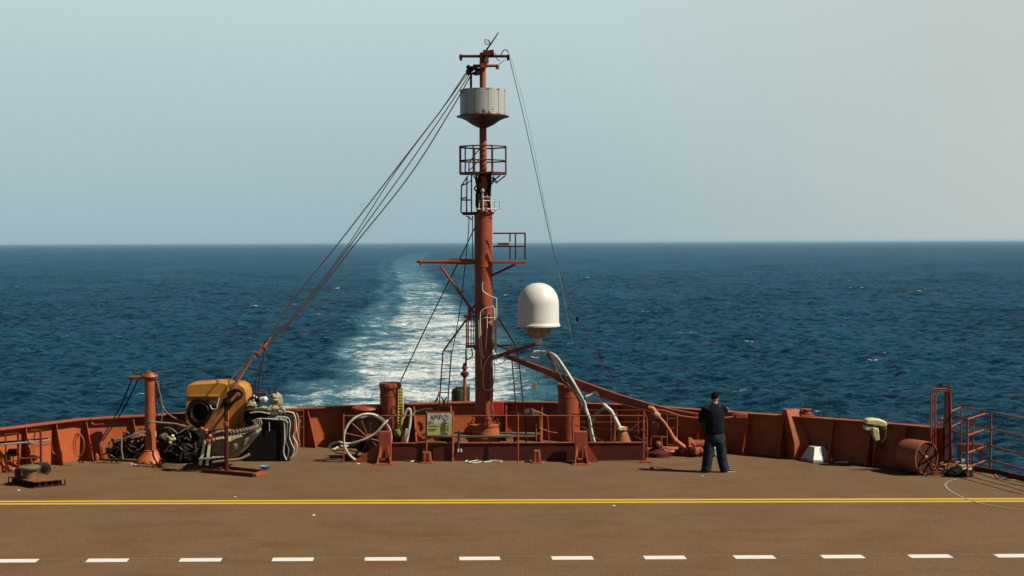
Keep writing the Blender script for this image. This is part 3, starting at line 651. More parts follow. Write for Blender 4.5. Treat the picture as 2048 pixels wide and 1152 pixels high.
wire([(1018, 113, 34), (1034, 178, 34), (1050, 245, 34), (1080, 380, 33.8), (1104, 490, 33.7), (1130, 573, 33.6), (1155, 638, 33.5), (1200, 723, 33.4), (1237, 782, 33.4)], .0085, DARK, 'long dark stay wire from the upper yard sagging down to the red spar')
wire([(1021, 113, 34), (1040, 178, 34), (1058, 250, 34), (1085, 385, 34), (1106, 490, 34), (1124, 575, 34), (1140, 660, 34), (1146, 690, 34)], .0045, STEEL, 'very thin pale wire hanging beside the dark stay on the right')
MBs = MB().lathe(P(1155, 638, 33.5), [(.02, -.06), (.035, -.03), (.035, .03), (.02, .06)], 10); tag(MBs.build('insulator', BLACK), 'small dark insulator halfway down the right stay wire', 'insulator')
wire([(951, 452, 33.9), (913, 532, 34.4), (876, 606, 34.8), (838, 684, 35.0), (801, 763, 35.1)], .014, BLACK, 'black stay wire from the mast column down to the left red column')
wire([(938, 432, 34.2), (936, 475, 34.2), (927, 560, 34.4), (920, 620, 34.6), (905, 702, 35.0)], .011, BLACK, 'thin black halyard hanging from the small platform to the left ladder')
wire([(945, 436, 34.1), (945, 478, 34.1), (945, 518, 34.1)], .011, BLACK, 'short black wire from the small platform to the side boom')
# pole spar lying from the mast to the bulwark
def spar():
    t = T('red_spar', P(1150, 770, 33.6), 'long red flanged spar sloping from the mast down to the right bulwark', 'spar')
    pts = [(1012, 712, 33.75, .07), (1080, 738, 33.6, .13), (1140, 764, 33.5, .22), (1235, 797, 33.3, .20), (1300, 815, 33.2, .17), (1345, 824, 33.15, .12), (1396, 831, 33.1, .07)]
    up_ = Vector((0, 0, 1)); q = [P(a, b_, c) for a, b_, c, d in pts]
    w_, f1, f2 = MB(), MB(), MB()
    for i in range(len(q) - 1):
        h0, h1 = pts[i][3], pts[i + 1][3]
        w_.beam(q[i], q[i + 1], .02, h0, h2=h1)
        for mm, s_ in ((f1, .5), (f2, -.5)): mm.beam(q[i] + up_ * s_ * h0, q[i + 1] + up_ * s_ * h1, .12 if s_ > 0 else .10, .02)
    w_.build('web', RED, t); f1.build('flange', REDP, t); f2.build('flange', REDP, t)
    MB().tube(spline(L3([(1300, 818, 33.05), (1330, 822, 33.0), (1362, 832, 32.95), (1400, 837, 32.9)]), 4), .022, 8).build('lashing_rope', REDP, t)
spar()
o = MB(); o.tube(L3([(1396, 838, 33.0), (1440, 836.5, 33.0), (1466, 834, 33.0)]), .022, 8); o.box(P(1483, 831.5, 33.0), (.27, .12, .10)); o.tube(L3([(1464, 829, 33), (1478, 829, 33)]), .02, 8); o.beam(P(1462, 835, 33), P(1478, 829, 33), .03, .05)
tag(o.build('boat_hook', REDP, bevel=.01), 'faded red pole with a blunt square end behind the man at bulwark height', 'pole')
# bell hanging from the spar
bt = T('hanging_block', P(1071, 780, 33.6), 'small pale block hanging on a thin line under the red spar', 'block')
MB().box(P(1069, 771, 33.6), (.10, .08, .15), Matrix.Rotation(R(8), 3, 'Y')).build('body', ROPE, bt, bevel=.01)
MB().tube(L3([(1069, 764, 33.6), (1073, 752, 33.6), (1078, 768, 33.6)]), .008, 5).build('strop', DARK, bt)
MB().tube(L3([(1073, 738, 33.6), (1073, 752, 33.6)]), .004, 5).build('line', DARK, bt)

# ============================================================ CENTRE PIT
KP = M1(32.5)
def pit():
    t = T('coaming', G(990, 922), 'dark red steel coaming plate around the pit at the mast foot', 'coaming')
    f0, f1 = G(775, 922.3), G(1292, 920.8); zt = .40
    b = MB(); b.beam(f0 + Vector((0, 0, zt / 2)), f1 + Vector((0, 0, zt / 2)), .014, zt)
    b.beam(f1 + Vector((0, 0, zt / 2)), f1 + Vector((.1, 2.4, zt / 2)), .014, zt); b.beam(f0 + Vector((.3, 0, zt / 2)), f0 + Vector((.3, 2.4, zt / 2)), .014, zt)
    b.build('plate', DRED, t)
    b = MB(); b.tube([f0 + Vector((-.1, -.01, zt + .012)), f1 + Vector((.03, -.01, zt + .012)), f1 + Vector((.12, 2.3, zt + .012))], .02, 8); b.build('top_rail', REDP, t)
    # guard railing above it
    r_ = T('pit_railing', G(990, 923), 'thin red guard railing on posts along the front of the mast pit', 'railing')
    zr = P(0, 831, 32.4).z
    b = MB(); b.tube([P(686, 831.5, 32.4), P(1290, 831.5, 32.4)], .013, 6); b.build('top_rail', REDP, r_)
    for x, yb, yt in ((687, 926, 828), (905, 924, 824), (1036, 924.5, 826), (1072.5, 920, 848)):
        p = G(x, yb); q = P(x, yt, p.y); MB().tube([p, q], .016, 8).build('post', REDP, r_)
    b = MB(); p = G(1287, 925); b.tube([p, P(1287, 828, p.y)], .018, 8)
    b.tube([P(1287, 824, p.y), P(1294, 836, p.y), P(1295, 915, p.y)], .012, 6)
    for y in (843, 860, 876, 889): b.tube([P(1287, y, p.y), P(1295, y, p.y)], .010, 6)
    b.box(G(1290, 925) + Vector((.02, -.02, .02)), (.24, .14, .03)); b.build('end_ladder', REDP, r_)
    b = MB()
    for x0, y0, x1, y1 in ((1080, 832, 1079, 856), (1079, 856, 1100, 864), (1100, 864, 1115, 866), (1062, 818, 1095, 832), (1095, 833, 1098, 886)): b.tube([P(x0, y0, 33.3), P(x1, y1, 33.3)], .014, 6)
    b.build('inner_rail', REDP, r_)
    b = MB()
    for y in (820, 844, 861): b.tube([P(1240 if y > 850 else 1105, y, 34.6), P(1290, y, 34.4)], .008, 5)
    for x in (1222, 1276, 1288): b.tube([P(x, 826 if x < 1280 else 812, 34.6), P(x, 890, 34.5)], .011, 6)
    b.build('rear_rail', REDP, r_)
    # tops
    bt_ = T('long_bench', P(963, 868, 33.4), 'long olive tabletop with rounded ends passing behind the mast drum', 'bench')
    c = P(963, 868, 33.9); L_ = 120 * M1(33.9); poly = []
    for a in range(0, 360, 15):
        x = math.cos(R(a)); y = math.sin(R(a)); poly.append(c + Vector((L_ * math.copysign(abs(x) ** .45, x), .33 * math.copysign(abs(y) ** .6, y), 0)))
    MB().prism(poly, (0, 0, -.035)).build('tabletop', OLIVE, bt_)
    for x in (-.8, .8): MB().box(c + Vector((x, 0, -c.z / 2 - .02)), (.08, .4, c.z - .04)).build('leg', DRED, bt_)
pit()
def box_post(x, label, gus):
    d = G(x, 926); k = M1(d.y); h = P(x, 864, d.y).z; W = 25 * k
    t = T('box_post', d, label, 'box post', 'box posts in front of the mast pit')
    MB().box(d + Vector((0, .12, h / 2)), (W, .2, h)).build('post', RED, t, bevel=.008)
    zt = P(x, 892, d.y).z
    for s_ in (-1, 1):
        g = MB().prism([d + Vector((s_ * W * .25, .0, 0)), d + Vector((s_ * W * .25, .0, zt)), d + Vector((s_ * W * .45 + s_ * .02, -.30, 0))], (s_ * .018, 0, 0)); g.build('gusset', REDP, t)
    MB().prism([d + Vector((gus * W / 2, .1, 0)), d + Vector((gus * W / 2, .1, .42)), d + Vector((gus * (W / 2 + (.28 if gus > 0 else .62)), .1, 0))], (0, .016, 0)).build('side_plate', RED, t)
    f = MB().box(d + Vector((.0, -.14, .012)), (W * 1.5, .42, .024)); f.build('foot_plate', REDP, t)
    s_ = MB().lathe(d + Vector((.02, -.1, .09)), [(.03, -.12), (.06, -.12), (.06, -.09), (.035, -.08), (.035, .08), (.06, .09), (.06, .12), (.03, .12)], 14, axis=(1, .3, 0)); s_.build('roller', DRED, t)
box_post(769.5, 'left red box post with a wide triangular plate beside the hose ring', -1)
box_post(1162, 'right red box post with gussets below the white hose bundle', 1)
for x, w0, w1, lab, yt in ((853, 8, 10, 'small ribbed red bollard foot under the signboard', 905), (1074, 6, 9, 'small ribbed red bollard foot below the thin post right of the mast', 902)):
    d = G(x, 926); k = M1(d.y); h = P(x, yt, d.y).z; t = T('bollard_foot', d, lab, 'bollard foot')
    b = MB(); b.prism([d + Vector((-w1 * k, 0, .02)), d + Vector((w1 * k, 0, .02)), d + Vector((w0 * k, .03, h)), d + Vector((-w0 * k, .03, h))], (0, .16, 0)); b.build('body', REDP, t, bevel=.008)
    for q in (-.5, .5):
        MB().beam(d + Vector((q * w1 * k, -.01, .02)), d + Vector((q * w0 * k, .02, h)), .025, .02, upv=(0, 1, 0)).build('rib', RED, t)
    MB().box(d + Vector((0, .05, .01)), (w1 * k * 2.4, .3, .02)).build('foot_plate', REDP, t)
# signboard
def sign():
    D = 32.3; k = M1(D); t = T('signboard', G(878, 925), 'yellow and white signboard with black marks on a red frame left of the mast', 'signboard')
    c = P(879, 847.5, D); W, H = 50 * k, 45 * k
    MB().box(c, (W, .018, H)).build('board', SIGNY, t)
    MB().box(c + Vector((0, -.0105, H * .25)), (W * .96, .003, H * .48)).build('upper_panel', SIGNW, t)
    b = MB()
    for x in (852.5, 906):
        b.tube([P(x, 823, D + .03), Vector((P(x, 823, D).x, D + .03, .0))], .02, 8)
    b.beam(P(851, 824.5, D), P(907, 824.5, D), .03, .02); b.build('frame', REDP, t)
    def s(x0, y0, x1, y1, r_=.011, m=INK, bb=None): bb.beam(P(x0, y0, D - .013), P(x1, y1, D - .013), r_ * .5, r_, upv=(0, 0, 1) if abs(x1 - x0) > abs(y1 - y0) else (1, 0, 0))
    b = MB(); z = 7.2
    # hand-lettered strokes seen on the sign (illegible at this distance)
    st = [(861, 839, 864, 830), (864, 830, 867, 840), (862, 836, 867, 836), (868, 839, 870, 829), (870, 829, 872, 836), (872, 836, 875, 829), (875, 829, 876, 838), (878, 838, 880, 829), (880, 829, 882, 829), (881, 829, 880, 838), (883, 831, 887, 834), (884, 836, 889, 839), (887, 840, 891, 834), (890, 831, 893, 830), (889, 829, 895, 833), (893, 836, 897, 830), (895, 839, 898, 834), (892, 842, 896, 838), (886, 845, 890, 842), (890, 847, 896, 845), (887, 849, 893, 846)]
    for a in st: s(*a, bb=b)
    b.build('lettering', INK, t)
    b = MB()
    for a in [(857, 843, 860, 845), (860, 845, 862, 841), (862, 846, 865, 842), (865, 846, 868, 844), (857, 847, 861, 847)]: s(*a, r_=.014, bb=b)
    b.build('red_lettering', RINK, t)
    b = MB()
    for a in [(858, 852, 876, 852), (879, 851.5, 881, 851.5), (884, 852, 897, 851), (857, 858, 874, 858), (858, 861, 870, 861)]: s(*a, r_=.007, bb=b)
    for x in (882, 884, 887, 889, 892, 895, 897): s(x, 854, x, 863 - (x % 3), r_=.005, bb=b)
    s(891, 866, 896, 868, r_=.02, bb=b)
    b.build('small_print', INK, t)
sign()
# columns
def column(x, hw, yt, D, label, lean=None):
    p = P(x, 800, D); t = T('mooring_column', (p.x, D, 0), label, 'column'); k = M1(D); h = P(x, yt, D).z
    MB().lathe((p.x, D, 0), [((hw + 1.5) * k, 0), ((hw + 1.5) * k, .05), (hw * k, .06), (hw * k, h - .14), ((hw + 2) * k, h - .12), ((hw + 2.3) * k, h - .06), ((hw + 1) * k, h - .01), ((hw - 4) * k, h)], 32).build('tube', RED, t)
    MB().lathe((p.x, D, h - .32), [(hw * k, 0), ((hw + .6) * k, .005), ((hw + .6) * k, .02), (hw * k, .025)], 32).build('weld_ring', RED, t)
    for a in (-110, -90, -65): MB().lathe(Vector((p.x + hw * k * math.cos(R(a)), D + hw * k * math.sin(R(a)), h - .06)), [(.012, -.02), (.03, 0), (.012, .04)], 8, axis=(math.cos(R(a)), math.sin(R(a)), 0)).build('lug', REDP, t)
    return t
column(780.5, 20.5, 765, 34.6, 'thick red mooring column left of the mast with a yellow ladder at its side')
column(1136.5, 20.5, 767, 34.6, 'thick red mooring column right of the mast behind the white hoses')
t = T('yellow_ladder', P(800, 875, 34.2), 'yellow rope ladder hanging on the side of the left red column', 'ladder')
MB().tube(L3([(804, 776, 34.2), (805, 826, 34.1), (800, 872, 34.1)]), .035, 6).build('side_rope', YEL, t)
MB().tube(L3([(797, 778, 34.1), (796, 830, 34.05), (793, 870, 34.0)]), .016, 6).build('side_rope', YEL, t)
for y in range(782, 866, 6): MB().tube(L3([(796, y, 34.08), (804, y, 34.12)]), .012, 6).build('rung', YEL, t)
MB().lump(P(798, 866, 34.0), (.11, .08, .13), .3, 2, 16, 4).build('bundled_end', YEL, t)
# hoses between column and sign
def hose(pts, r_, m, label, cat='hose', name='hose', sm=5, group=None):
    return tag(MB().tube(spline([P(*p) for p in pts], sm), r_, 8).build(name, m), label, cat, group)
hose([(806, 836, 33.9), (812, 823, 33.9), (818, 818, 33.9), (821, 824, 33.9), (820, 845, 33.9), (816, 868, 33.9), (812, 888, 33.9)], .035, HOSE, 'pale hose arching just right of the yellow ladder')
hose([(803, 888, 33.8), (806, 876, 33.8), (812, 868, 33.8), (813, 858, 33.8), (811, 864, 33.8), (809, 880, 33.8), (810, 888, 33.8)], .025, HOSE, 'short white hose end knotted at the foot of the yellow ladder')
hose([(824, 832, 34.0), (830, 824, 34.0), (841, 820, 34.0), (850, 818, 34.0), (865, 818, 34.0)], .022, HOSE, 'thin pale hose running along the rear rail above the signboard')
# hose reel
FACE0 = mat('reel_drum_paint', (.045, .012, .007), (.028, .008, .005), rough=.85, scale=6, spec=.1)
def reel():
    D = 32.35; k = M1(D); c = P(735, 877, D); t = T('hose_reel', P(735, 926, D), 'large spoked hose reel with a cream hose around its rim', 'hose reel')
    rr = 49.5 * k; q = Matrix.Rotation(R(14), 3, 'Z')
    ring = [c + q @ Vector((rr * .97 * math.cos(a), 0, rr * math.sin(a))) for a in [R(x) for x in range(-95, 252, 8)]]
    MB().tube(ring[5:], .028, 8).build('rim_hose', HOSE, t)
    MB().tube([c + q @ Vector((rr * .93 * math.cos(R(a)), .10, rr * .93 * math.sin(R(a)))) for a in range(0, 360, 12)], .012, 6, closed=True).build('rim', REDP, t)
    for a in (134, 318, 250, 205, 78, 20, 165, 285, 108, 345):
        MB().tube([c + q @ Vector((.03, .02, 0)), c + q @ Vector((rr * .95 * math.cos(R(a)), .06, rr * .95 * math.sin(R(a))))], .010, 6).build('spoke', REDP if a not in (205, 285, 78) else DARK, t)
    MB().lathe(c + Vector((0, -.04, 0)), [(.05, -.05), (.07, -.04), (.07, .5), (.05, .5)], 14, axis=(0, 1, 0)).build('hub', RED, t)
    MB().lathe(c + Vector((0, .35, 0)), [(.18, 0), (.42, .01), (.42, .04), (.36, .05), (.36, .35), (.42, .36), (.42, .4), (.1, .41)], 30, axis=(0, 1, 0)).build('drum', FACE0, t)
    for x in (-.38, .38): MB().beam(Vector((c.x + x, D + .5, 0)), Vector((c.x, D + .5, c.z)), .05, .05).build('stand', DRED, t)
reel()
hose([(776, 840, 32.25), (766, 850, 32.2), (750, 867, 32.2), (725, 880, 32.2), (700, 887, 32.3), (687, 886, 32.3), (676, 884, 32.3), (664, 887, 32.4), (659, 893, 32.4), (665, 899, 32.4), (680, 893, 32.6), (700, 892, 32.8)], .026, HOSE, 'cream hose crossing the face of the spoked reel and looping out to the left')
hose([(776, 840, 32.25), (785, 833, 32.4), (790, 829, 32.6), (760, 832, 32.7), (735, 833, 32.7)], .016, DARK, 'dark hose lying over the railing behind the hose reel', sm=5)
hose([(665, 902, 32.6), (690, 900, 32.8), (715, 905, 32.6), (700, 910, 32.5), (670, 905, 32.6)], .014, BLACK, 'thin black hose on the deck left of the hose reel', sm=5)
# vent behind the reel
t = T('mushroom_vent', P(732, 880, 34.4), 'low round red vent on the bulwark behind the hose reel', 'vent'); c = P(730, 830, 34.6)
MB().lathe((c.x, 34.6, 0), [(.27, 0), (.27, .4), (.22, .45), (.26, .88), (.27, .92), (.33, .94), (.31, .98), (.18, 1.02), (.05, 1.03)], 26).build('hood', RED, t)
MB().lathe((c.x, 34.6, .72), [(.3, 0), (.33, .02), (.33, .05), (.3, .07)], 26).build('collar', STEEL, t)
# tall slanting ladders
def ladder(a, b_, wa, wb, n, label, m=DRED, foot=0):
    A, B = P(*a), P(*b_); d = (A - B).normalized(); e = B - d * ((B.z) / d.z) if foot else B
    t = T('ladder', e, label, 'ladder'); X = Vector((1, 0, 0)); full = (A - e).length
    wf = wb + (wb - wa) * ((B - e).length / (A - B).length)
    for s_ in (-.5, .5): MB().tube([e + X * s_ * wf, A + X * s_ * wa], .017, 6).build('side_rail', m, t)
    MB().tube([A + X * -.5 * wa, A + X * .5 * wa], .017, 6).build('rung', m, t)
    for i in range(1, n): 
        p = A + (B - A) * i / (n - .15); MB().tube([p - X * .5 * (wa + (wb - wa) * i / n), p + X * .5 * (wa + (wb - wa) * i / n)], .013, 6).build('rung', m, t)
ladder((894.5, 702, 35.1), (887, 808, 35.4), .21, .21, 4, 'slender ladder leaning left of the mast above the bulwark', foot=1)
ladder((1030, 712, 35.2), (1039, 808, 35.4), .17, .19, 4, 'slender ladder leaning right of the mast above the bulwark', foot=1)
t = T('tripod_fairlead', P(892, 806, 35.5), 'small dark forked fairlead on a red frame under the left ladder', 'fairlead')
b = MB(); b.tube(L3([(882, 795, 35.5), (888, 801, 35.5), (894, 795, 35.5)]), .02, 6); b.tube(L3([(888, 801, 35.5), (888, 812, 35.5)]), .03, 6); b.build('fork', BLACK, t)
b = MB(); 
for pts in ([(877, 808), (877, 830)], [(896, 808), (896, 830)], [(876, 811), (900, 811)], [(883, 814), (895, 814)], [(878, 783), (874, 803)], [(878, 790), (869, 806)]): b.tube(L(pts, 35.4), .014, 6)
b.build('frame', DRED, t)
# green tank and valve pipe outside the bulwark at the stern
t = T('green_tank', (P(921, 800, 36.9).x, 36.9, 0), 'dark green tank with a rounded top just beyond the stern bulwark', 'tank'); k = M1(36.9); c = P(921, 800, 36.9); h = P(921, 776, 36.9).z
MB().lathe((c.x, 36.9, 0), [(18 * k, 0), (18 * k, h - .1), (16 * k, h - .03), (11 * k, h)], 24).build('shell', GREEN, t)
MB().box((c.x - .02, 36.85, h + .015), (.22, .2, .05)).build('lid', GREEN, t, bevel=.01)
MB().box(P(936, 792, 36.75), (.10, .12, .5)).build('side_box', OLIVE, t)
t = T('valve_pipe', (P(929, 800, 36.4).x, 36.4, 0), 'red standpipe with a flanged valve in front of the green tank', 'valve pipe'); c = P(929.5, 800, 36.4); k = M1(36.4)
zz = lambda y: P(929, y, 36.4).z
MB().tube([(c.x, 36.4, 0), (c.x, 36.4, zz(745))], .04, 10).build('pipe', REDP, t)
MB().lathe((c.x, 36.4, zz(754)), [(.05, 0), (.07, .03), (.11, .05), (.11, .12), (.06, .13), (.04, .18), (.06, .2), (.075, .22), (.06, .26), (.045, .3), (.04, .36)], 14).build('valve', DRED, t)
MB().tube([(c.x + .03, 36.4, zz(735)), (c.x + .04, 36.35, zz(722))], .025, 8).build('spindle', BLACK, t)
# red panel and small lamp gear right of the mast
tag(MB().box(P(994, 818, 35.7) , (.34, .05, .36)).build('red_locker', BRED, bevel=.01), 'bright red flat locker on the stern bulwark right of the mast', 'locker')
t = T('small_winch', P(1060, 832, 33.8), 'small cream cased gear with white fittings on the rear rail', 'gear box')
MB().box(P(1071, 827, 33.8), (.17, .15, .10)).build('case', CREAM, t, bevel=.012); MB().lathe(P(1054, 822, 33.8), [(.02, -.05), (.05, -.04), (.05, .05), (.02, .07)], 12, axis=(1, 0, .3)).build('fitting', WHITE, t)
MB().box(P(1052, 830, 33.85), (.28, .1, .05)).build('base', DRED, t); MB().tube(L([(1012, 822), (1048, 824)], 33.85), .02, 6).build('arm', RED, t)
for dx in (-8, 12): MB().beam(Vector((P(1060 + dx, 830, 33.8).x, 33.85, 0)), Vector((P(1060 + dx, 830, 33.8).x, 33.85, P(0, 832, 33.85).z)), .04, .04).build('leg', DRED, t)
# black cable with white plug
t = T('hanging_plug', P(917, 908, 32.3), 'dark cable hanging over the coaming with a white plug at its end', 'cable')
MB().tube(spline(L([(919, 862), (918, 875), (916, 890), (917, 899)], 32.35), 4), .03, 8).build('cable', GREEN, t)
for x in (916, 922): MB().tube(L([(x, 898), (x, 904)], 32.3), .022, 8).build('plug', WHITE, t)
# white rope on the deck and scraps
def rope(pts, r_, m, label, sm=5):
    return tag(MB().tube(spline([G(x, y) + Vector((0, 0, r_)) for x, y in pts], sm), r_, 6).build('rope', m), label, 'rope')
rope([(930, 925), (937, 921), (950, 921.5), (962, 924), (950, 927), (936, 926), (945, 923.5), (965, 921), (985, 922), (1003, 922.5), (1000, 925), (984, 923.5), (968, 925.5)], .014, HOSE, 'short white rope lying in loops in front of the mast drum')
rope([(1045, 924), (1060, 922.5), (1075, 924), (1086, 926)], .008, HOSE, 'thin pale cord on the deck right of the mast drum')
rope([(812, 921), (820, 924), (832, 923), (844, 925)], .014, STEEL, 'pale grey cord on the deck left of the signboard')
c = MB().box(G(1020, 916) + Vector((0, 0, .03)), (.07, .03, .04), Matrix.Rotation(R(30), 3, 'Y')); tag(c.build('scrap', WHITE), 'small white scrap lying against the coaming right of the mast', 'scrap')
# white hose bundle over the right column
g_ = [([(1062, 706, 33.9), (1072, 703.5, 33.9), (1088, 704, 33.8), (1099, 706, 33.7), (1112, 713, 33.6), (1128, 735, 33.5), (1145, 762, 33.4), (1158, 785, 33.4), (1168, 803, 33.4), (1172, 818, 33.4), (1178, 835, 33.3), (1183, 862, 33.3), (1190, 890, 33.3)], .036, HOSE, 'outermost and palest hose in the bundle arching over the right red column'),
      ([(1098, 706, 33.7), (1108, 715, 33.6), (1124, 742, 33.5), (1140, 768, 33.45), (1155, 790, 33.4), (1166, 808, 33.4), (1171, 822, 33.4), (1177, 840, 33.35), (1180, 865, 33.3), (1184, 888, 33.3)], .024, STEEL, 'grey hose just inside the palest hose of the arching bundle'),
      ([(1096, 707, 33.7), (1104, 718, 33.6), (1117, 745, 33.5), (1126, 762, 33.45), (1135, 768, 33.4), (1150, 788, 33.4), (1163, 812, 33.4), (1170, 830, 33.4), (1174, 850, 33.35), (1182, 872, 33.3), (1180, 890, 33.3)], .022, DARK, 'dark middle hose of the arching bundle'),
      ([(1094, 708, 33.75), (1102, 722, 33.7), (1114, 748, 33.7), (1122, 763, 33.8)], .024, OLIVE, 'innermost olive hose of the arching bundle, ending on the column top')]
for pts, r_, m, lab in g_: hose(pts, r_, m, lab, group='hoses arching over the right column')
hose([(1055, 707, 33.9), (1060, 713, 33.8), (1075, 716, 33.8), (1090, 712, 33.8), (1098, 706, 33.7)], .018, HOSE, 'loop of pale hose hanging above the red spar beside the bundle')
wire([(1083, 690, 33.55), (1083, 704, 33.7)], .006, ROPE, 'thin cord tying the hose bundle to the dome arm', name='cord')
hose([(1164, 820, 33.45), (1162, 812, 33.4), (1168, 804, 33.4), (1172, 812, 33.4), (1168, 824, 33.4)], .02, HOSE, 'small knotted loop of hose beside the right column')
t = T('white_pipe', P(1243, 888, 33.2), 'fat white bent pipe leaning into a tan canvas boot right of the mast', 'pipe')
MB().tube(spline([P(*p) for p in [(1172, 794, 33.4), (1184, 788, 33.4), (1192, 785.5, 33.4), (1196, 791, 33.4), (1202, 802, 33.4), (1212, 813, 33.3), (1222, 822, 33.3), (1228, 832, 33.3), (1235, 846, 33.2), (1244, 864, 33.2)]], 4), .045, 10).build('pipe', WHITE, t)
MB().tube(spline([P(*p) for p in [(1210, 816, 33.35), (1200, 822, 33.4), (1192, 829, 33.4), (1186, 842, 33.4), (1178, 850, 33.4)]], 4), .035, 8).build('branch', STEEL, t)
MB().tube(spline([P(*p) for p in [(1172, 796, 33.4), (1180, 803, 33.4), (1190, 805, 33.4), (1198, 803, 33.4)]], 4), .014, 6).build('thin_branch', HOSE, t)
c = P(1243, 878, 33.2); MB().lathe((c.x + .05, 33.2, 0), [(.28, 0), (.26, .1), (.2, .35), (.12, .56), (.14, .6), (.10, .66)], 16).build('canvas_boot', mat('tan_canvas', (.46, .20, .075), (.32, .12, .04), rough=.9, scale=7, bump=.03, bscale=7), t)
MB().lathe(P(1243, 858, 33.2), [(.08, -.04), (.13, -.02), (.11, .03), (.06, .06)], 10).build('lashing', CREAM, t)
# tangled line work by the right column
random.seed(11)
for i, (pts, m, lab) in enumerate([([(1145, 828, 33.1), (1160, 830, 33.0), (1178, 836, 33.0), (1182, 852, 33.0), (1200, 858, 33.0), (1240, 860, 33.1)], BLACK, 'black cable sagging from the right column to the tan boot'), ([(1148, 850, 33.1), (1170, 856, 33.0), (1185, 870, 33.0), (1200, 880, 33.0), (1216, 888, 33.0)], DARK, 'dark cable drooping behind the right box post'), ([(1146, 828, 33.1), (1144, 850, 33.1), (1146, 885, 33.1)], BLACK, 'black cable hanging straight down the right column'), ([(1242, 862, 33.1), (1262, 858, 33.1), (1275, 848, 33.1), (1286, 840, 33.1)], HOSE, 'thin pale line from the tan boot up to the end ladder'), ([(1250, 864, 33.1), (1262, 870, 33.1), (1275, 875, 33.0), (1287, 882, 33.0)], DARK, 'dark line from the tan boot down to the end ladder')]):
    hose(pts, .011, m, lab, 'cable', 'cable')

# ============================================================ RIGHT OF THE PIT
def davit():
    D = 33.0; t = T('small_davit', G(1325, 912), 'small red davit crane with a jointed orange arm left of the man', 'davit')
    segs = [((1296, 817), (1312, 828), .07, .085, ORNG), ((1316, 832), (1328, 845), .035, .04, ORNG), ((1328, 845), (1338, 860), .04, .035, ORNG), ((1338, 860), (1347, 877), .045, .05, ORNG), ((1347, 877), (1353, 885), .07, .07, ORNG), ((1354, 884), (1378, 902), .06, .055, ORNG)]
    MB().tube(spline([P(1296, 816, D), P(1304, 817, D), P(1311, 827, D)], 4), [.05, .075], 12).build('arm_head', ORNG, t)
    for a, b_, r0, r1, m in segs[1:]: MB().tube([P(*a, D), P(*b_, D - .05)], [r0, r1], 12).build('arm_segment', m, t)
    MB().lathe(P(1312, 829, D), [(.04, -.09), (.075, -.08), (.075, .08), (.04, .09)], 12, axis=(1, .2, -.8)).build('knuckle', CREAMRUST, t)
    MB().tube([P(1311, 845, D + .1), Vector((P(1311, 845, D).x, D + .1, .45))], [.09, .07], 14).build('upright', RED, t)
    MB().lathe((P(1316, 885, D).x, D, 0), [(.30, 0), (.30, .1), (.22, .14), (.12, .2), (.11, .42), (.15, .43), (.15, .47), (.08, .48)], 20).build('base', DRED, t)
    MB().lathe(P(1317, 888, D - .16), [(.02, -.02), (.07, 0), (.07, .1), (.03, .12)], 14, axis=(0, 1, 0)).build('gear_boss', ORNG, t)
    MB().box(P(1320, 874, D - .1), (.3, .05, .03)).build('step', REDP, t)
    MB().tube([P(1300, 834, D), P(1306, 840, D), P(1318, 847, D)], .02, 6).build('lever', REDP, t)
    for pts in ([(1322, 872), (1324, 892), (1332, 902), (1348, 905)], ): MB().tube(spline(L(pts, D - .15), 4), .018, 6).build('hose', REDP, t)
    MB().lathe(G(1340, 909) + Vector((0, .2, 0)), [(.30, 0), (.32, .06), (.28, .12), (.2, .14)], 22).build('turntable', ORNG, t)
davit()
t = T('red_hoop_frame', G(1345, 905), 'thin red hoop ladder frame standing behind the jointed davit arm', 'ladder frame'); D = 33.6
for a, b_ in (((1334, 828), (1334, 890)), ((1354, 826), (1353, 905))): MB().tube([P(*a, D), P(*b_, D)], .014 if a[0] < 1340 else .022, 6).build('side_rail', REDP, t)
for y in (828, 837, 856, 889): MB().tube([P(1334, y, D), P(1354, y, D)], .010, 6).build('rung', REDP, t)
def windlass():
    t = T('anchor_windlass', G(1408, 915), 'low red windlass with lumpy chain partly hidden behind the man', 'windlass'); d = G(1408, 915); k = M1(d.y)
    MB().box(d + Vector((-.05, .35, .08)), (.95, .45, .16)).build('bed', DRED, t, bevel=.02)
    MB().lathe(d + Vector((.0, .3, .26)), [(.1, -.34), (.17, -.33), (.17, -.26), (.11, -.2), (.11, .2), (.17, .26), (.17, .33), (.1, .34)], 18, axis=(1, 0, 0)).build('drum', RED, t)
    MB().lathe(P(1390, 901, d.y + .1), [(.04, -.1), (.09, -.08), (.09, .08), (.04, .1)], 14, axis=(.7, -.7, 0)).build('brake_wheel', REDP, t)
    MB().box(P(1400, 889, d.y + .3), (.5, .2, .06)).build('cover', REDP, t, bevel=.02)
    for i, (x, y) in enumerate(((1381, 893), (1387, 890), (1399, 898), (1403, 903), (1424, 900))): MB().lump(P(x, y, d.y + .12), (.07, .06, .05), .3, 2, 12, i).build('chain_link', REDP if i % 2 else ORNG, t)
    MB().lathe(P(1430, 903, d.y), [(.03, -.09), (.045, -.05), (.045, .08), (.02, .1)], 12).build('white_bottle', WHITE, t)
windlass()
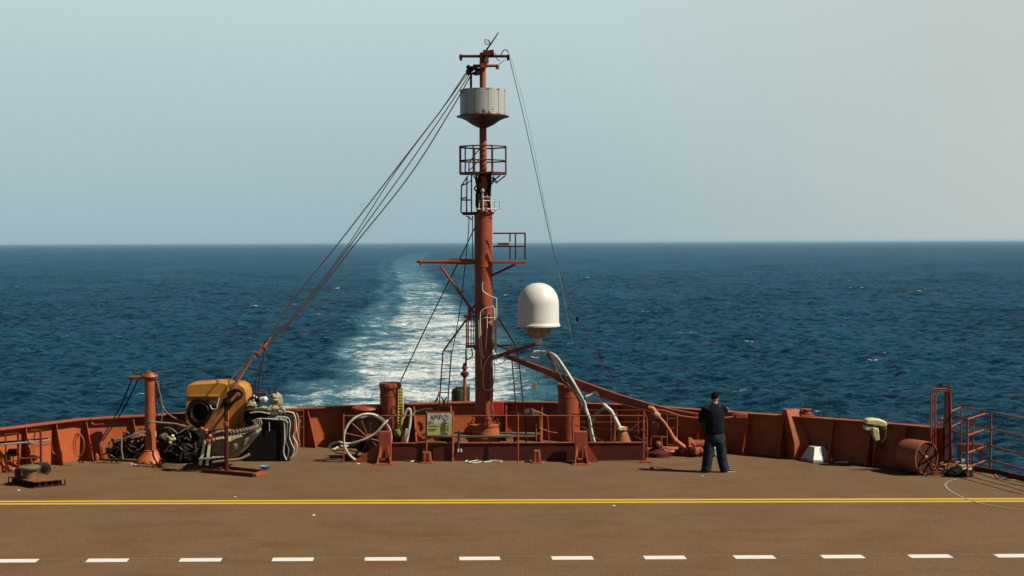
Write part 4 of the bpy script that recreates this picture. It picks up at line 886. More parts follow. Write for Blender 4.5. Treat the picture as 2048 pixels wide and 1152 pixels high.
# fairlead locker on the right bulwark
def locker():
    d = G(1604, 919); k = M1(d.y); t = T('fairlead_stand', d, 'tall red box stand with a roller fairlead on the right bulwark', 'fairlead stand')
    zt = P(1600, 820, d.y + .3).z; z1 = .38
    a = [d + Vector((-.20, 0, 0)), d + Vector((-.20, .0, z1)), d + Vector((-.20, .40, zt)), d + Vector((-.20, .62, zt)), d + Vector((-.20, .62, 0))]
    RZ = lambda v: d + Matrix.Rotation(R(16), 3, 'Z') @ (v - d)
    MB().prism([RZ(v) for v in a], RZ(d + Vector((.38, 0, 0))) - d).build('box', WALLR, t, bevel=.012)
    tp = d + Vector((.06, .44, zt))
    MB().box(tp + Vector((.12, -.02, -.13)), (.30, .40, .03)).build('shelf', WALLR, t, bevel=.008)
    MB().lathe(tp + Vector((.12, -.02, -.11)), [(.10, 0), (.13, .01), (.13, .03), (.07, .05), (.07, .08), (.12, .10), (.12, .12), (.05, .125)], 20).build('roller', WALLR, t)
locker()
# white lamp housing on deck
def lamp():
    d = G(1646, 925); k = M1(d.y); t = T('floodlight', d, 'white trapezoid floodlight housing standing on the deck by the right bulwark', 'floodlight')
    h = P(1646, 895, d.y).z; b0, b1 = 23 * k, 12 * k
    V = lambda x, y, z: d + Matrix.Rotation(R(22), 3, 'Z') @ Vector((x, y, z))
    MB().add([V(-b0, 0, .06), V(b0, 0, .06), V(b0, .5, .06), V(-b0, .5, .06), V(-b1, .13, h), V(b1, .13, h), V(b1, .37, h), V(-b1, .37, h)], [(0, 1, 2, 3), (7, 6, 5, 4), (0, 4, 5, 1), (1, 5, 6, 2), (2, 6, 7, 3), (3, 7, 4, 0)]).build('housing', WHITE, t, bevel=.01)
    MB().box(V(0, .25, .03), (b0 * 2 + .02, .54, .06), Matrix.Rotation(R(22), 3, 'Z')).build('rim', STEEL, t, bevel=.008)
    n = Matrix.Rotation(R(22), 3, 'Z') @ Vector((0, -(h - .06), .13)).normalized(); V2 = lambda x, z: V(x, .13 * (z - .06) / (h - .06), z) + n * .004
    MB().add([V2(-.02, .16), V2(.06, .14), V2(.10, .30), V2(-.03, .31)], [(0, 1, 2, 3)]).build('lens', GLASS, t)
    MB().box(V(.07, .1, h * .74), (.05, .02, .05)).build('latch', STEEL, t)
lamp()
tag(MB().box(G(1683, 927) + Vector((0, 0, .03)), (.30, .06, .025)).build('white_bar', WHITE), 'flat white bar on the deck beside the floodlight', 'bar')
tag(MB().tube([G(1672, 921) + Vector((0, 0, .02)), G(1692, 922) + Vector((0, 0, .02))], .012, 6).build('dark_rod', BLACK), 'thin dark rod on the deck behind the white bar', 'rod')
# cream winch light on a tripod
def cap():
    D = 31.9; k = M1(D); d = G(1752, 933); D = d.y; t = T('covered_winch_head', d, 'cream covered motor head on a thin red tripod at the right bulwark', 'motor head')
    c = P(1754, 845, D); poly = []
    out = [(1733, 849), (1732, 843), (1736, 839), (1750, 838), (1766, 840.5), (1774, 845), (1775, 852), (1771, 855), (1758, 852.5)]
    MB().prism([P(x, y, D - .12) for x, y in out], (0, .3, 0)).build('cover', CREAM, t, bevel=.03)
    MB().prism([P(x, y, D - .10) for x, y in [(1730, 852), (1757, 854), (1759, 863), (1731, 861)]], (0, .24, 0)).build('gear_case', CREAM, t, bevel=.02)
    MB().prism([P(x, y, D - .14) for x, y in [(1745, 855), (1757, 857), (1760, 880), (1752, 883), (1747, 870)]], (0, .2, 0)).build('bracket', CREAM, t, bevel=.015)
    MB().prism([P(x, y, D - .08) for x, y in [(1760, 852), (1774, 854), (1774, 862), (1762, 860)]], (0, .16, 0)).build('handle', OLIVE, t, bevel=.015)
    MB().tube(spline(L([(1772, 860), (1772, 872), (1768, 880), (1762, 885)], D), 4), .012, 6).build('cable', HOSE, t)
    for a, b_ in (((1753, 882), (1746, 932)), ((1759, 886), (1780, 926)), ((1756, 884), (1762, 922))):
        p = G(*b_); MB().tube([P(a[0], a[1], D), P((a[0] + b_[0]) / 2 + (4 if b_[0] > 1770 else -2), (a[1] + b_[1]) / 2, (D + p.y) / 2), p], .027, 8).build('leg', REDP, t)
cap()
# hooks on the right bulwark
t = T('hanging_hook', P(1664, 890, 32.6), 'long handled hook hanging on the right bulwark above the floodlight', 'hook')
MB().tube(spline(L([(1668, 842), (1666, 856), (1669, 868), (1668, 880), (1663, 890)], 32.55), 4), [.012, .03], 8).build('handle', REDP, t)
MB().tube(spline(L([(1645, 866), (1644, 872), (1648, 877)], 32.7), 4), .02, 6).build('ring', RED, t)
# big red drum with a fan face
def fan():
    t_ = G(1836, 953); k = M1(30.4); c = P(1853.5, 920, 30.2); n = Vector((.52, -.854, 0)).normalized(); L_ = .57; r_ = .355
    c.z = r_ + .01
    t = T('fan_drum', Vector((c.x, c.y, 0)), 'large red cylindrical fan casing lying on its side beside the tall frame', 'fan')
    MB().lathe(c, [(r_ * .1, -L_ - .02), (r_ * .94, -L_ - .01), (r_ * .98, -L_), (r_, -L_ + .03), (r_, -.03), (r_ * .985, 0), (r_ * .93, 0), (r_ * .93, -.06), (r_ * .1, -.07)], 44, axis=n).build('casing', ORNG2, t)
    MB().lathe(c, [(r_ * .93, -.035), (r_ * .93, -.03), (.05, -.025)], 40, axis=n).build('face_plate', FACE, t)
    for i in range(4):
        a = i * math.pi / 2 + .75; q = n.to_track_quat('Z', 'Y').to_matrix(); e = q @ Vector((math.cos(a), math.sin(a), 0))
        MB().beam(c + e * .03 - n * .015, c + e * r_ * .88 - n * .02, .03, .012, upv=n, w2=.10).build('rib', FACE2, t)
    MB().lathe(c, [(.05, -.06), (.055, -.01), (.03, .01), (.02, .02)], 16, axis=n).build('hub', REDP, t)
    for q in (-.12, -.42): MB().box(c + n * q + Vector((0, 0, -r_ + .01)), (.3, .1, .04), Matrix.Rotation(math.atan2(n.x, -n.y), 3, 'Z')).build('foot', DRED, t)
FACE = mat('fan_face_paint', (.075, .022, .012), (.045, .014, .008), rough=.8, scale=7, rust=.3, spec=.1)
FACE2 = mat('fan_rib_paint', (.11, .035, .018), rough=.8, scale=7, spec=.1)
ORNG2 = mat('fan_casing_paint', (.34, .10, .035), (.26, .065, .025), rough=.6, scale=3, rust=.3)
fan()
def eframe():
    t = T('tall_pipe_frame', G(1893, 945), 'tall dark red post with bent pipes curving from its top on the right', 'pipe frame'); D = G(1893, 945).y
    b = MB(); a = P(1895, 778, D); f = Vector((P(1895, 945, D).x, D, 0))
    b.beam(f, a, .20, .16, w2=.115, h2=.12, upv=(0, 1, 0)); b.build('post', DRED, t, bevel=.008)
    MB().beam(f + Vector((.07, -.085, .1)), a + Vector((.045, -.06, -.05)), .02, .02).build('edge_bar', REDP, t)
    b = MB().prism([f + Vector((-.1, -.1, 0)), f + Vector((.34, -.1, 0)), f + Vector((.09, -.1, .3)), f + Vector((-.09, -.1, .3))], (0, .05, 0)); b.build('foot_plate', DRED, t)
    for x0, yb, r_ in ((1862, 884, .018), (1866, 886, .012), (1871, 888, .016)):
        pts = [(1894, 778 + (x0 - 1862) * .5), (1880, 778 + (x0 - 1862) * .4), (x0 + 6, 779 + (x0 - 1862) * .5), (x0 + 1, 785 + (x0 - 1862) * .5), (x0, 795), (x0, 840), (x0, yb)]
        MB().tube(spline([P(x, y, D - .05) for x, y in pts], 4) + [Vector((P(x0, yb, D).x, D - .05, 0))], r_, 8).build('bent_pipe', RED, t)
    for y in range(795, 880, 12): MB().tube([P(1862, y, D - .05), P(1867, y, D - .05)], .008, 5).build('rung', RED, t)
    for pts in ([(1890, 776), (1888, 770), (1895, 773)], [(1896, 778), (1898, 770), (1901, 773), (1900, 780)], [(1893, 776), (1893, 771)]): MB().tube(L(pts, D), .016, 6).build('top_lug', DRED, t)
    for x, y0, y1 in ((1876, 842, 872), (1881, 838, 905)): MB().tube([P(x, y0, D + .5), P(x, y1 + 20, D + .5)], .016, 6).build('rear_bar', RED, t)
    for y in (842, 873, 906): MB().tube([P(1874, y + 5, D + .2), P(1888, y - 8, D + .8)], .018, 6).build('rear_bar', REDP, t)
eframe()
def gangway():
    t = T('gangway_railing', G(1960, 950), 'open four-bar red railing around the gangway at the right deck edge', 'railing')
    p1 = G(1934.5, 956); p4 = G(1981, 941); p2 = G(1945.6, 947); p0 = p1 + (P(1921.6, 930, 31.7) - P(1934.5, 930, p1.y)); p0 = Vector((P(1921.6, 900, 31.8).x, 31.8, 0)); pc = P(1893, 900, 30.7); pc.z = 0
    pe = G(2048, 961.5); pf = G(2180, 995)
    H = 1.24; hs = [H, .90, .53, .22]
    for p, h, r_ in ((p1, H, .022), (p4, 1.27, .024), (p2, 1.22, .018), (p0, 1.2, .018), (pe + (pf - pe) * .35, 1.27, .022)): MB().tube([Vector((p.x, p.y, 0)), Vector((p.x, p.y, h))], r_, 8).build('post', RED, t)
    V = lambda p, z: Vector((p.x, p.y, z))
    for i, h in enumerate(hs):
        s_ = .03 * (i == 0)
        inner = V(p4 + (p1 - p4) * .28, h + .01)
        MB().tube([V(p1, h), inner + Vector((0, 0, .02)), V(p4, h + s_), V(pe, h + s_ + .02), V(pf, h + s_ + .04)], .020, 8).build('rail', REDP, t)
    for h in (H, .90): MB().tube([V(pc, h + .03), V(p0, h + .02), V(p4, h + .03)], .018, 8).build('rail', REDP, t); MB().tube([V(pc, h + .02), V(p1, h)], .020, 8).build('rail', RED, t)
gangway()
# clutter by the gangway
t = T('red_tray', G(1940, 946), 'low red tray with white bits inside the gangway railing', 'tray'); d = P(1940, 925, 31.4); d.z = 0
MB().box(d + Vector((0, 0, .42)), (.55, .25, .16)).build('tray', DRED, t, bevel=.01)
for x in (-.24, .24): MB().box(d + Vector((x, 0, .17)), (.03, .2, .34)).build('leg', DRED, t)
MB().box(P(1926, 921, 31.2), (.05, .05, .06)).build('white_cup', WHITE, t); MB().tube(L([(1912, 924), (1924, 924)], 31.2), .01, 6).build('white_tube', WHITE, t)
tag(MB().lump(G(1930, 945) + Vector((0, .3, .05)), (.30, .25, .07), .25, 2, 20, 3, flat=.0).build('canvas_sheet', CREAMRUST), 'flat tan canvas sheet under the red tray', 'canvas')
random.seed(5)
t = T('cable_heap', G(1890, 950), 'heap of tangled red and tan cables at the foot of the tall frame', 'cable heap')
for i in range(16):
    cx, cy = random.uniform(1874, 1900), random.uniform(942, 951); c = G(cx, cy); rr = random.uniform(.08, .24); ti = random.uniform(-.3, .6); ph = random.uniform(0, 6)
    MB().tube([c + Vector((rr * 1.3 * math.cos(a + ph), rr * .6 * math.sin(a + ph), .03 + max(0, .16 * math.sin(a * 1.0 + ti) + .06 * random.random()))) for a in [R(q) for q in range(0, 300, 25)]], .012, 6, 3).build('cable_loop', [REDP, ROPE, DARK, RED][i % 4], t)
tag(MB().lump(G(1922, 955) + Vector((0, .15, .05)), (.27, .16, .10), .5, 2.5, 22, 9, flat=.0).build('dark_bundle', BLACK), 'dark oily bundle on the deck beside the gangway railing', 'bundle')
for i, (pts, m, lab) in enumerate([([(1975, 943), (1985, 946), (1998, 952), (2005, 956), (2015, 957), (2025, 960)], ROPE, 'frayed tan rope along the deck edge inside the railing'), ([(1990, 951), (1996, 957), (2008, 959), (2016, 961), (2030, 962)], HOSE, 'pale rope end curling on the deck near the right edge'), ([(1960, 946), (1972, 944), (1990, 947)], BLACK, 'black cord on the deck at the gangway corner')]): rope(pts, .014, m, lab)
# lamp box on the bulwark behind the fan
t = T('junction_box', P(1840, 880, 31.8), 'dark junction box with grey bottles on the bulwark behind the fan drum', 'junction box')
MB().box(P(1836, 866, 31.5), (.35, .2, .30)).build('box', BLACK, t, bevel=.01)
for x, y, m in ((1840, 866, STEEL), (1851, 862, WHITE), (1853, 874, STEEL)): MB().lathe(P(x, y, 31.3), [(.02, -.09), (.065, -.07), (.07, .05), (.03, .1)], 12).build('bottle', m, t)
MB().box(P(1850, 853, 31.35), (.2, .2, .03), Matrix.Rotation(R(8), 3, 'Y')).build('lid', CREAM, t)
MB().tube(L([(1822, 849), (1826, 855), (1828, 862)], 31.4), .018, 6).build('hook', HOSE, t)

# ============================================================ LEFT SIDE
def left_post():
    d = G(301, 927); D = d.y + .25; k = M1(D); x = P(301, 900, D).x; zc = P(301, 901, D).z; zt = P(301, 757, D).z
    t = T('wire_post', (x, D, 0), 'tall red post on a flared base with a cap and side arm', 'post')
    MB().lathe((x, D, 0), [(31 * k, 0), (30 * k, .04), (24 * k, .10), (18 * k, .19), (13.5 * k, zc)], 36).build('flared_base', ORNG, t)
    MB().lathe((x, D, zc), [(14 * k, -.01), (14 * k, .02), (10.8 * k, .03), (10.2 * k, zt - zc)], 28).build('column', REDP2, t)
    MB().lathe((x, D, zt), [(10 * k, -.02), (14.5 * k, 0), (17 * k, .05), (15 * k, .09), (10 * k, .10), (9 * k, .13), (3 * k, .14)], 28).build('cap', REDP, t)
    MB().lathe((x - .01, D, zt + .13), [(.06, 0), (.07, .02), (.03, .04)], 14).build('cap_bolt', RED, t)
    MB().tube(L([(262, 754.5), (292, 754)], D), .035, 10).build('arm', RED, t)
    MB().tube(L([(262, 749), (262, 742)], D), .01, 5).build('arm_lug', REDP, t)
    MB().box(P(311, 868, D - .02), (.03, .03, .13)).build('white_tag', WHITE, t)
    return D
REDP2 = mat('post_paint', (.43, .105, .026), (.33, .072, .02), rough=.5, scale=3, rust=.25, streak=True)
DP = left_post()
wire([(264, 757, DP), (240, 815, 32.5), (202, 880, 32.1)], .017, BLACK, 'left dark cable from the post arm down to the wire pile', 'cables from the post arm', 'cable', sm=3)
wire([(277, 757, DP), (246, 820, 32.5), (205, 882, 32.1)], .017, BLACK, 'right dark cable from the post arm down to the wire pile', 'cables from the post arm', 'cable', sm=3)
for i, (pts, m, lab) in enumerate([([(310, 760), (311, 800), (316, 838)], BLACK, 'dark wire hanging straight down from the right of the post cap'), ([(313, 760), (322, 795), (326, 822), (322, 845)], ROPE, 'tan wire hanging slack from the post cap'), ([(318, 762), (318, 790), (330, 820), (352, 838), (378, 848)], ROPE, 'tan wire curving from the post cap toward the tyre'), ([(312, 765), (318, 805), (340, 830), (370, 842)], DARK, 'dark wire curving from the post cap toward the tyre'), ([(320, 760), (320, 788), (316, 800)], BLACK, 'short dark wire end dangling from the post cap'), ([(316, 790), (324, 815), (334, 826)], RWIRE, 'rusty wire looping beside the red post')]):
    wire([(x, y, DP + .02 * i) for x, y in pts], .011, m, lab, name='slack_wire')
hose([(297, 848, DP - .15), (302, 844, DP - .18), (320, 845, DP - .2), (352, 848, DP - .3), (362, 851, DP - .4), (390, 856, DP - .6)], .022, STEEL, 'pale grey pipe hooked round the red post and pointing right', 'pipe', 'pipe')
# tangle against the left bulwark
def tangle():
    random.seed(21); t = T('wire_tangle', G(250, 920), 'dark tangled wires and pipes piled against the left bulwark behind the post', 'wire tangle')
    for i in range(26):
        x = random.uniform(200, 290); pts = []
        x1 = x + random.uniform(20, 75); y0 = random.uniform(862, 915); y1 = y0 + random.uniform(-30, 20)
        for k_ in range(6): pts.append((x + (min(x1, 345) - x) * k_ / 5, min(915, max(858, y0 + (y1 - y0) * k_ / 5 + random.uniform(-8, 8))), (33.0 if x1 > 268 else 32.3) + random.uniform(-.25, .35)))
        MB().tube(spline(L3(pts), 4), random.choice((.010, .014, .02)), 6).build('wire', [DARK, BLACK, DARK, ROPE, BLACK, RWIRE][i % 6], t)
    MB().tube(L([(243, 872), (243, 900), (246, 918)], 32.1), .018, 6).build('upright_pipe', STEEL, t)
    for pts in ([(255, 874), (275, 866), (292, 863)], [(262, 876), (280, 872), (292, 871)], [(210, 893), (240, 880), (275, 868)]): MB().tube(L(pts, 32.1), .014, 6).build('grey_pipe', STEEL, t)
    MB().lump(G(215, 916) + Vector((.0, .2, .22)), (.28, .22, .34), .45, 2.5, 26, 2, flat=0).build('dark_net', BLACK, t)
    MB().lump(G(250, 921) + Vector((.0, .45, .12)), (.42, .2, .22), .5, 3, 26, 7, flat=0).build('dark_net', BLACK, t)
tangle()
# heap of dark gear between post and stand
def net_heap():
    random.seed(4); t = T('gear_heap', G(370, 925), 'dark heap of nets and ropes between the red post and the canvas bundle', 'net heap')
    MB().lump(G(368, 928) + Vector((0, .45, .28)), (.50, .38, .42), .42, 2.4, 40, 3, flat=0).build('net', BLACK, t)
    MB().lump(G(420, 930) + Vector((.05, .5, .25)), (.45, .35, .42), .3, 2.2, 36, 5, flat=0).build('net', BLACK, t)
    MB().lump(G(335, 925) + Vector((-.02, .5, .12)), (.25, .2, .22), .4, 2.2, 26, 8, flat=0).build('net', DARK, t)
    for i in range(30):
        a = (random.uniform(322, 400), random.uniform(858, 905)); b_ = (a[0] + random.uniform(-30, 30), a[1] + random.uniform(-14, 18)); c = ((a[0] + b_[0]) / 2, (a[1] + b_[1]) / 2 - 5); D = random.uniform(31.5, 31.9)
        MB().tube(spline(L([a, c, b_], D), 4), random.choice((.008, .012, .016)), 5).build('rope_strand', [DARK, ROPE, BLACK, DARK, OLIVE, BLACK, DARK][i % 7], t)
    for x, y in ((340, 876), (345, 872), (344, 880), (348, 878), (341, 884)): MB().lump(P(x, y, 31.5), (.04, .04, .04), .4, 2, 12, x).build('knot', CREAM, t)
    MB().lump(P(328, 872, 31.6), (.10, .08, .07), .3, 2, 16, 5).build('canvas_scrap', TARP, t)
net_heap()
def yellow_box():
    D = 32.6; t = T('yellow_float', (P(430, 800, D).x, D, 0), 'big scratched orange yellow box float with rounded corners standing behind the tyre', 'float')
    out1 = [(371, 776), (376, 770), (384, 768), (440, 764.5), (452, 766), (457, 772), (457, 866), (371, 866)]
    out2 = [(457, 770), (462, 767.5), (478, 767.5), (487, 773), (492, 784), (493, 798), (493, 866), (457, 866)]
    MB().prism([P(x, y, D) for x, y in out1], (0, .85, 0)).build('block', BUOY, t, bevel=.025)
    MB().prism([P(x, y, D + .06) for x, y in out2], (0, .75, 0)).build('side_block', BUOY, t, bevel=.025)
    MB().box(P(410, 792, D - .012), (.75, .03, .05)).build('moulded_band', BUOY, t, bevel=.01)
    for x in (380, 480): MB().beam(Vector((P(x, 866, D).x, D + .4, 0)), Vector((P(x, 866, D).x, D + .4, P(x, 868, D).z)), .12, .6).build('support', DRED, t)
    MB().beam(P(376, 866, D + .4), P(490, 866, D + .4), .7, .06).build('bed', DRED, t)
yellow_box()
def tyre():
    D = 32.25; c = P(404, 825, D); t = T('tyre_fender', c, 'black tyre fender leaning on the front of the yellow float', 'tyre'); ax = (-.25, -.95, .12)
    q = Vector(ax).normalized()
    MB().lathe(c, [(.19, -.11), (.28, -.12), (.345, -.08), (.365, 0), (.345, .08), (.28, .12), (.19, .11), (.17, .07), (.17, -.07)], 40, axis=ax).build('tyre', BLACK, t)
    MB().tube([c + q * .118 + (q.to_track_quat('Z', 'Y').to_matrix() @ Vector((.22 * math.cos(R(a)), .22 * math.sin(R(a)), 0))) for a in range(0, 360, 15)], .012, 6, closed=True).build('bead', DRED, t)
    MB().lathe(c, [(.05, -.08), (.16, -.07), (.16, -.03), (.05, -.02)], 24, axis=ax).build('inner_disc', BLACK, t)
tyre()
def stand():
    d = G(453, 944); D = d.y; t = T('red_stand', d, 'dark red T shaped steel stand with a flat frame foot holding the tackle rod', 'stand')
    MB().tube([Vector((d.x, D, .03)), P(452.5, 800, D)], .045, 12).build('post', DRED, t)
    MB().tube([Vector((d.x + .035, D - .035, .03)), P(456, 815, D - .035)], .01, 6).build('edge_rod', REDP, t)
    c = MB(); c.lathe(P(452.5, 848, D), [(.05, -.05), (.065, -.04), (.065, .04), (.05, .05)], 12); c.build('collar', RED, t)
    c = MB(); c.lathe(P(453, 805, D), [(.08, -.08), (.09, -.05), (.09, .06), (.04, .1)], 12); c.build('head', BLACK, t)
    a, b_ = G(404, 945), G(508, 954); MB().beam(a + Vector((0, 0, .04)), b_ + Vector((0, 0, .04)), .07, .08).build('front_beam', DRED, t, bevel=.005)
    a2, b2 = G(448, 937), G(532, 946); MB().beam(a2 + Vector((0, 0, .03)), b2 + Vector((0, 0, .03)), .06, .06).build('rear_beam', DRED, t)
    MB().beam(b_ + Vector((-.02, .02, .03)), b2 + Vector((-.02, -.03, .03)), .16, .05).build('end_plate', REDP, t)
    MB().beam(G(425, 946) + Vector((0, 0, .035)), a2 + Vector((0, 0, .035)), .06, .06).build('cross_beam', DRED, t)
    # strut with fittings
    MB().tube(L3([(412, 858, D - .05), (440, 815, D - .02), (474, 778, D)]), [.075, .05], 12).build('strut', REDB, t)
    MB().tube(L3([(418, 868, D - .05), (447, 830, D), (478, 790, D)]), [.03, .03], 8).build('lower_strut', DARK, t)
    for x, y, r_ in ((411, 862, .07), (420, 872, .055), (426, 880, .05), (404, 858, .05), (415, 880, .05)): MB().lump(P(x, y, D - .08), (r_, r_, r_), .3, 2, 14, x).build('shackle', REDP, t)
    for pts in ([(441, 816), (449, 803), (462, 790), (474, 780)], [(474, 782), (482, 784), (483, 792), (474, 800), (458, 806), (450, 800)], [(454, 790), (462, 782), (476, 780), (486, 788)]): MB().tube(spline(L(pts, D - .08), 4), .025, 8).build('hook', BLACK, t)
    MB().tube(L3([(418, 862, D - .1), (435, 859, D - .1), (448, 858, D - .05)]), .022, 8).build('tie_bar', DRED, t)
    MB().tube(L3([(487, 776, D), (492, 804, D), (470, 838, D), (448, 860, D)]), .009, 5).build('thin_rod', RWIRE, t)
    for pts in ([(438, 795), (436, 806), (433, 812)], [(420, 810), (424, 818), (429, 818)], [(437, 800), (434, 815), (430, 818)]): MB().tube(spline(L(pts, D - .12), 3), .012, 6).build('shackle_pin', HOSE, t)
REDB = mat('orange_red_strut', (.34, .10, .035), (.16, .05, .02), rough=.6, scale=8, rust=.4)
stand()
c = G(530, 943); t = T('blue_bowl', c, 'small light blue bowl on the end of the red stand foot', 'bowl')
MB().lathe(c + Vector((0, 0, .05)), [(.05, 0), (.10, .03), (.125, .07), (.13, .075), (.12, .075), (.09, .04), (.02, .02)], 24).build('bowl', BLUE, t)
MB().lathe(c + Vector((0, 0, .10)), [(.02, 0), (.105, .0), (.10, .012), (.02, .014)], 20).build('contents', mat('blue_water', (.25, .50, .62), rough=.3, scale=6), t)
def bundle():
    D = 31.4; k = M1(D); t = T('canvas_bundle', G(470, 925), 'sagging olive canvas hammock bundle slung behind the red stand', 'canvas bundle')
    # hanging bag: lofted sections
    nx, na = 30, 22; vs = []; fs = []
    for i in range(nx + 1):
        u = i / nx; x = 424 + (514 - 424) * u; top = 868 - 6 * u - 3 * math.sin(u * 9); dep = 56 * math.sin(math.pi * min(1, .22 + u * .74)) ** .8 * (1 - .2 * u)
        for j in range(na + 1):
            v = j / na; y = top + dep * v; bul = .30 * math.sin(math.pi * v) ** .7 + .035 * noise.noise(Vector((u * 7, v * 4, 1))) + .03 * math.sin(u * 22 + v * 7)
            vs.append(P(x, y, D - bul))
    for i in range(nx):
        for j in range(na): a = i * (na + 1) + j; fs.append((a, a + 1, a + na + 2, a + na + 1))
    n0 = len(vs); vs += [v + Vector((0, .55, 0)) for v in vs[:n0]]; fs += [tuple(q + n0 for q in f[::-1]) for f in fs]
    fs += [(i * (na + 1), (i + 1) * (na + 1), (i + 1) * (na + 1) + n0, i * (na + 1) + n0) for i in range(nx)] + [(i * (na + 1) + na, i * (na + 1) + na + n0, (i + 1) * (na + 1) + na + n0, (i + 1) * (na + 1) + na) for i in range(nx)]
    fs += [(j, j + n0, j + 1 + n0, j + 1) for j in range(na)] + [(nx * (na + 1) + j, nx * (na + 1) + j + 1, nx * (na + 1) + j + 1 + n0, nx * (na + 1) + j + n0) for j in range(na)]
    MB().add(vs, fs).build('canvas', TARP, t, sharp=60)
    pts = spline(L3([(420, 873, D - .2), (440, 868, D - .32), (462, 866, D - .36), (488, 861, D - .34), (508, 856, D - .28), (518, 850, D - .2)]), 8)
    MB().tube(pts, .055, 10).build('thick_rope', ROPE, t)
    for i in range(4, len(pts) - 2, 2):
        p = pts[i]; MB().tube([p + Vector((-.05, -.03, .06)), p + Vector((0, -.062, 0)), p + Vector((.045, -.03, -.06))], .011, 5).build('rope_strand', DARK, t)
    c = P(516, 846, D - .25)
    for r_ in (.035, .075): MB().tube([c + Vector((r_ * math.cos(R(a)), 0, r_ * 1.2 * math.sin(R(a)))) for a in range(0, 360, 24)], .02, 8, closed=True).build('rope_coil', ROPE, t)
    for x0, x1, w_ in ((411, 400, .06), (420, 414, .045)):
        MB().prism([P(x0 - 2.5, 878, D - .45), P(x0 + 2.5, 878, D - .45), P(x1 + 3, 930, D - .5), P(x1 - 3, 930, D - .5)], (0, .02, 0)).build('pale_strap', CREAM, t)
    MB().tube(L3([(398, 918, D - .52), (420, 917, D - .52), (445, 914, D - .5)]), .022, 8).build('chain_bar', STEEL, t)
    for x in range(426, 448, 4): MB().lump(P(x, 914, D - .5), (.025, .02, .02), .3, 2, 10, x).build('chain_link', STEEL, t)
    MB().tube(spline(L3([(425, 925, D - .3), (455, 921, D - .35), (480, 918, D - .35), (500, 908, D - .3)]), 4), .03, 8).build('bottom_rope', ROPE, t)
bundle()
def crate():
    d = G(535, 923); D = d.y; t = T('black_box', d, 'large black box with pale hoses draped over its right side', 'box')
    z = P(535, 838, D).z; x0, x1 = P(492, 900, D).x, P(578, 900, D).x
    MB().box(((x0 + x1) / 2, D + .42, z / 2), (x1 - x0, .8, z)).build('body', BLACK, t, bevel=.02)
    MB().tube(spline(L([(505, 842), (522, 837), (548, 839), (568, 840), (576, 846)], D - .03), 4), .014, 6).build('edge_cord', HOSE, t)
    MB().tube(L([(538, 842), (539, 862)], D - .02), .008, 5).build('loose_cord', HOSE, t)
    return D
DC = crate()
for i, (pts, r_, m, lab) in enumerate([
    ([(530, 838), (560, 838), (568, 846), (569, 880), (567, 905), (573, 920)], .022, HOSE, 'innermost pale hose draped down the right side of the black box'),
    ([(530, 836), (566, 836), (574, 845), (574, 868), (572, 882), (577, 898), (575, 916)], .020, STEEL, 'second grey hose draped down the right side of the black box'),
    ([(535, 834), (570, 834), (580, 845), (578, 870), (582, 885), (588, 900), (583, 915)], .022, HOSE, 'third hose bulging out beside the black box near the deck'),
    ([(540, 824), (580, 824), (590, 834), (592, 860), (586, 872), (594, 890), (590, 908), (578, 918)], .024, HOSE, 'outer pale hose looping from the machine to the deck'),
    ([(545, 822), (582, 821), (593, 830), (595, 850), (592, 866), (598, 884), (599, 893)], .018, BLACK, 'black hose outside the pale ones right of the black box'),
    ([(584, 824), (594, 828), (597, 845), (594, 862), (598, 880), (600, 892)], .013, HOSE, 'outermost thin white line right of the black box'),
    ([(590, 866), (586, 876), (583, 890), (590, 905)], .011, REDP, 'thin reddish line between the pale hoses beside the black box')]):
    hose([(x, y, DC - .02 + .05 * i) for x, y in pts], r_ * .72, m, lab, group='hoses draped beside the black box')
def machine():
    D = DC + .25; t = T('deck_machine', P(530, 838, D), 'cream and black hose machine under canvas on top of the black box', 'machine')
    zb = P(530, 838, D).z
    MB().box(P(524, 830, D + .1), (.75, .5, .22)).build('body', BLACK, t, bevel=.03)
    MB().box(P(553, 803, D + .02), (.26, .3, .22), Matrix.Rotation(R(6), 3, 'Y')).build('casing', TARPW, t, bevel=.06); MB().lump(P(553, 797, D), (.14, .2, .13), .3, 2.2, 26, 2).build('canvas_cover', TARPW, t)
    MB().lump(P(505, 808, D - .05), (.14, .2, .16), .25, 1.8, 26, 6).build('canvas_cover', TARPW, t)
    MB().lump(P(516, 816, D - .22), (.24, .08, .06), .25, 2.2, 26, 12).build('canvas_flap', TARPW, t)
    MB().lump(P(548, 821, D - .22), (.14, .09, .12), .35, 2.2, 26, 15).build('canvas_flap', TARPW, t)
    MB().lump(P(563, 822, D - .05), (.10, .1, .11), .35, 2.2, 22, 19).build('canvas_flap', TARPW, t)
    MB().lathe(P(516, 795, D - .1), [(.05, -.14), (.10, -.13), (.10, .13), (.05, .14)], 18, axis=(1, .2, 0)).build('motor', BLACK, t)
    MB().lathe(P(527, 799, D - .25), [(.02, -.08), (.065, -.07), (.07, .06), (.03, .1)], 16, axis=(1, -.3, .1)).build('white_fitting', WHITE, t)
    for x, y in ((508, 792), (513, 795), (507, 800)): MB().lump(P(x, y, D - .2), (.025, .025, .03), .2, 2, 10, x).build('bright_fitting', WHITE, t)
    for x, y0 in ((514, 783), (533, 785), (543, 780)): MB().tube(L([(x, y0), (x, 800)], D - .1), .014, 6).build('lug_post', RED, t)
    MB().box(P(524, 787, D), (.22, .16, .06)).build('top_bracket', DARK, t, bevel=.01)
    for i, pts in enumerate(([(495, 812), (500, 806), (508, 806), (513, 812)], [(492, 818), (499, 812), (510, 814)], [(500, 826), (520, 824), (540, 828)], [(552, 822), (562, 818), (568, 824), (564, 832)])): MB().tube(spline(L(pts, D - .3), 4), .016, 6).build('cord', [HOSE, BLACK][i % 2], t)
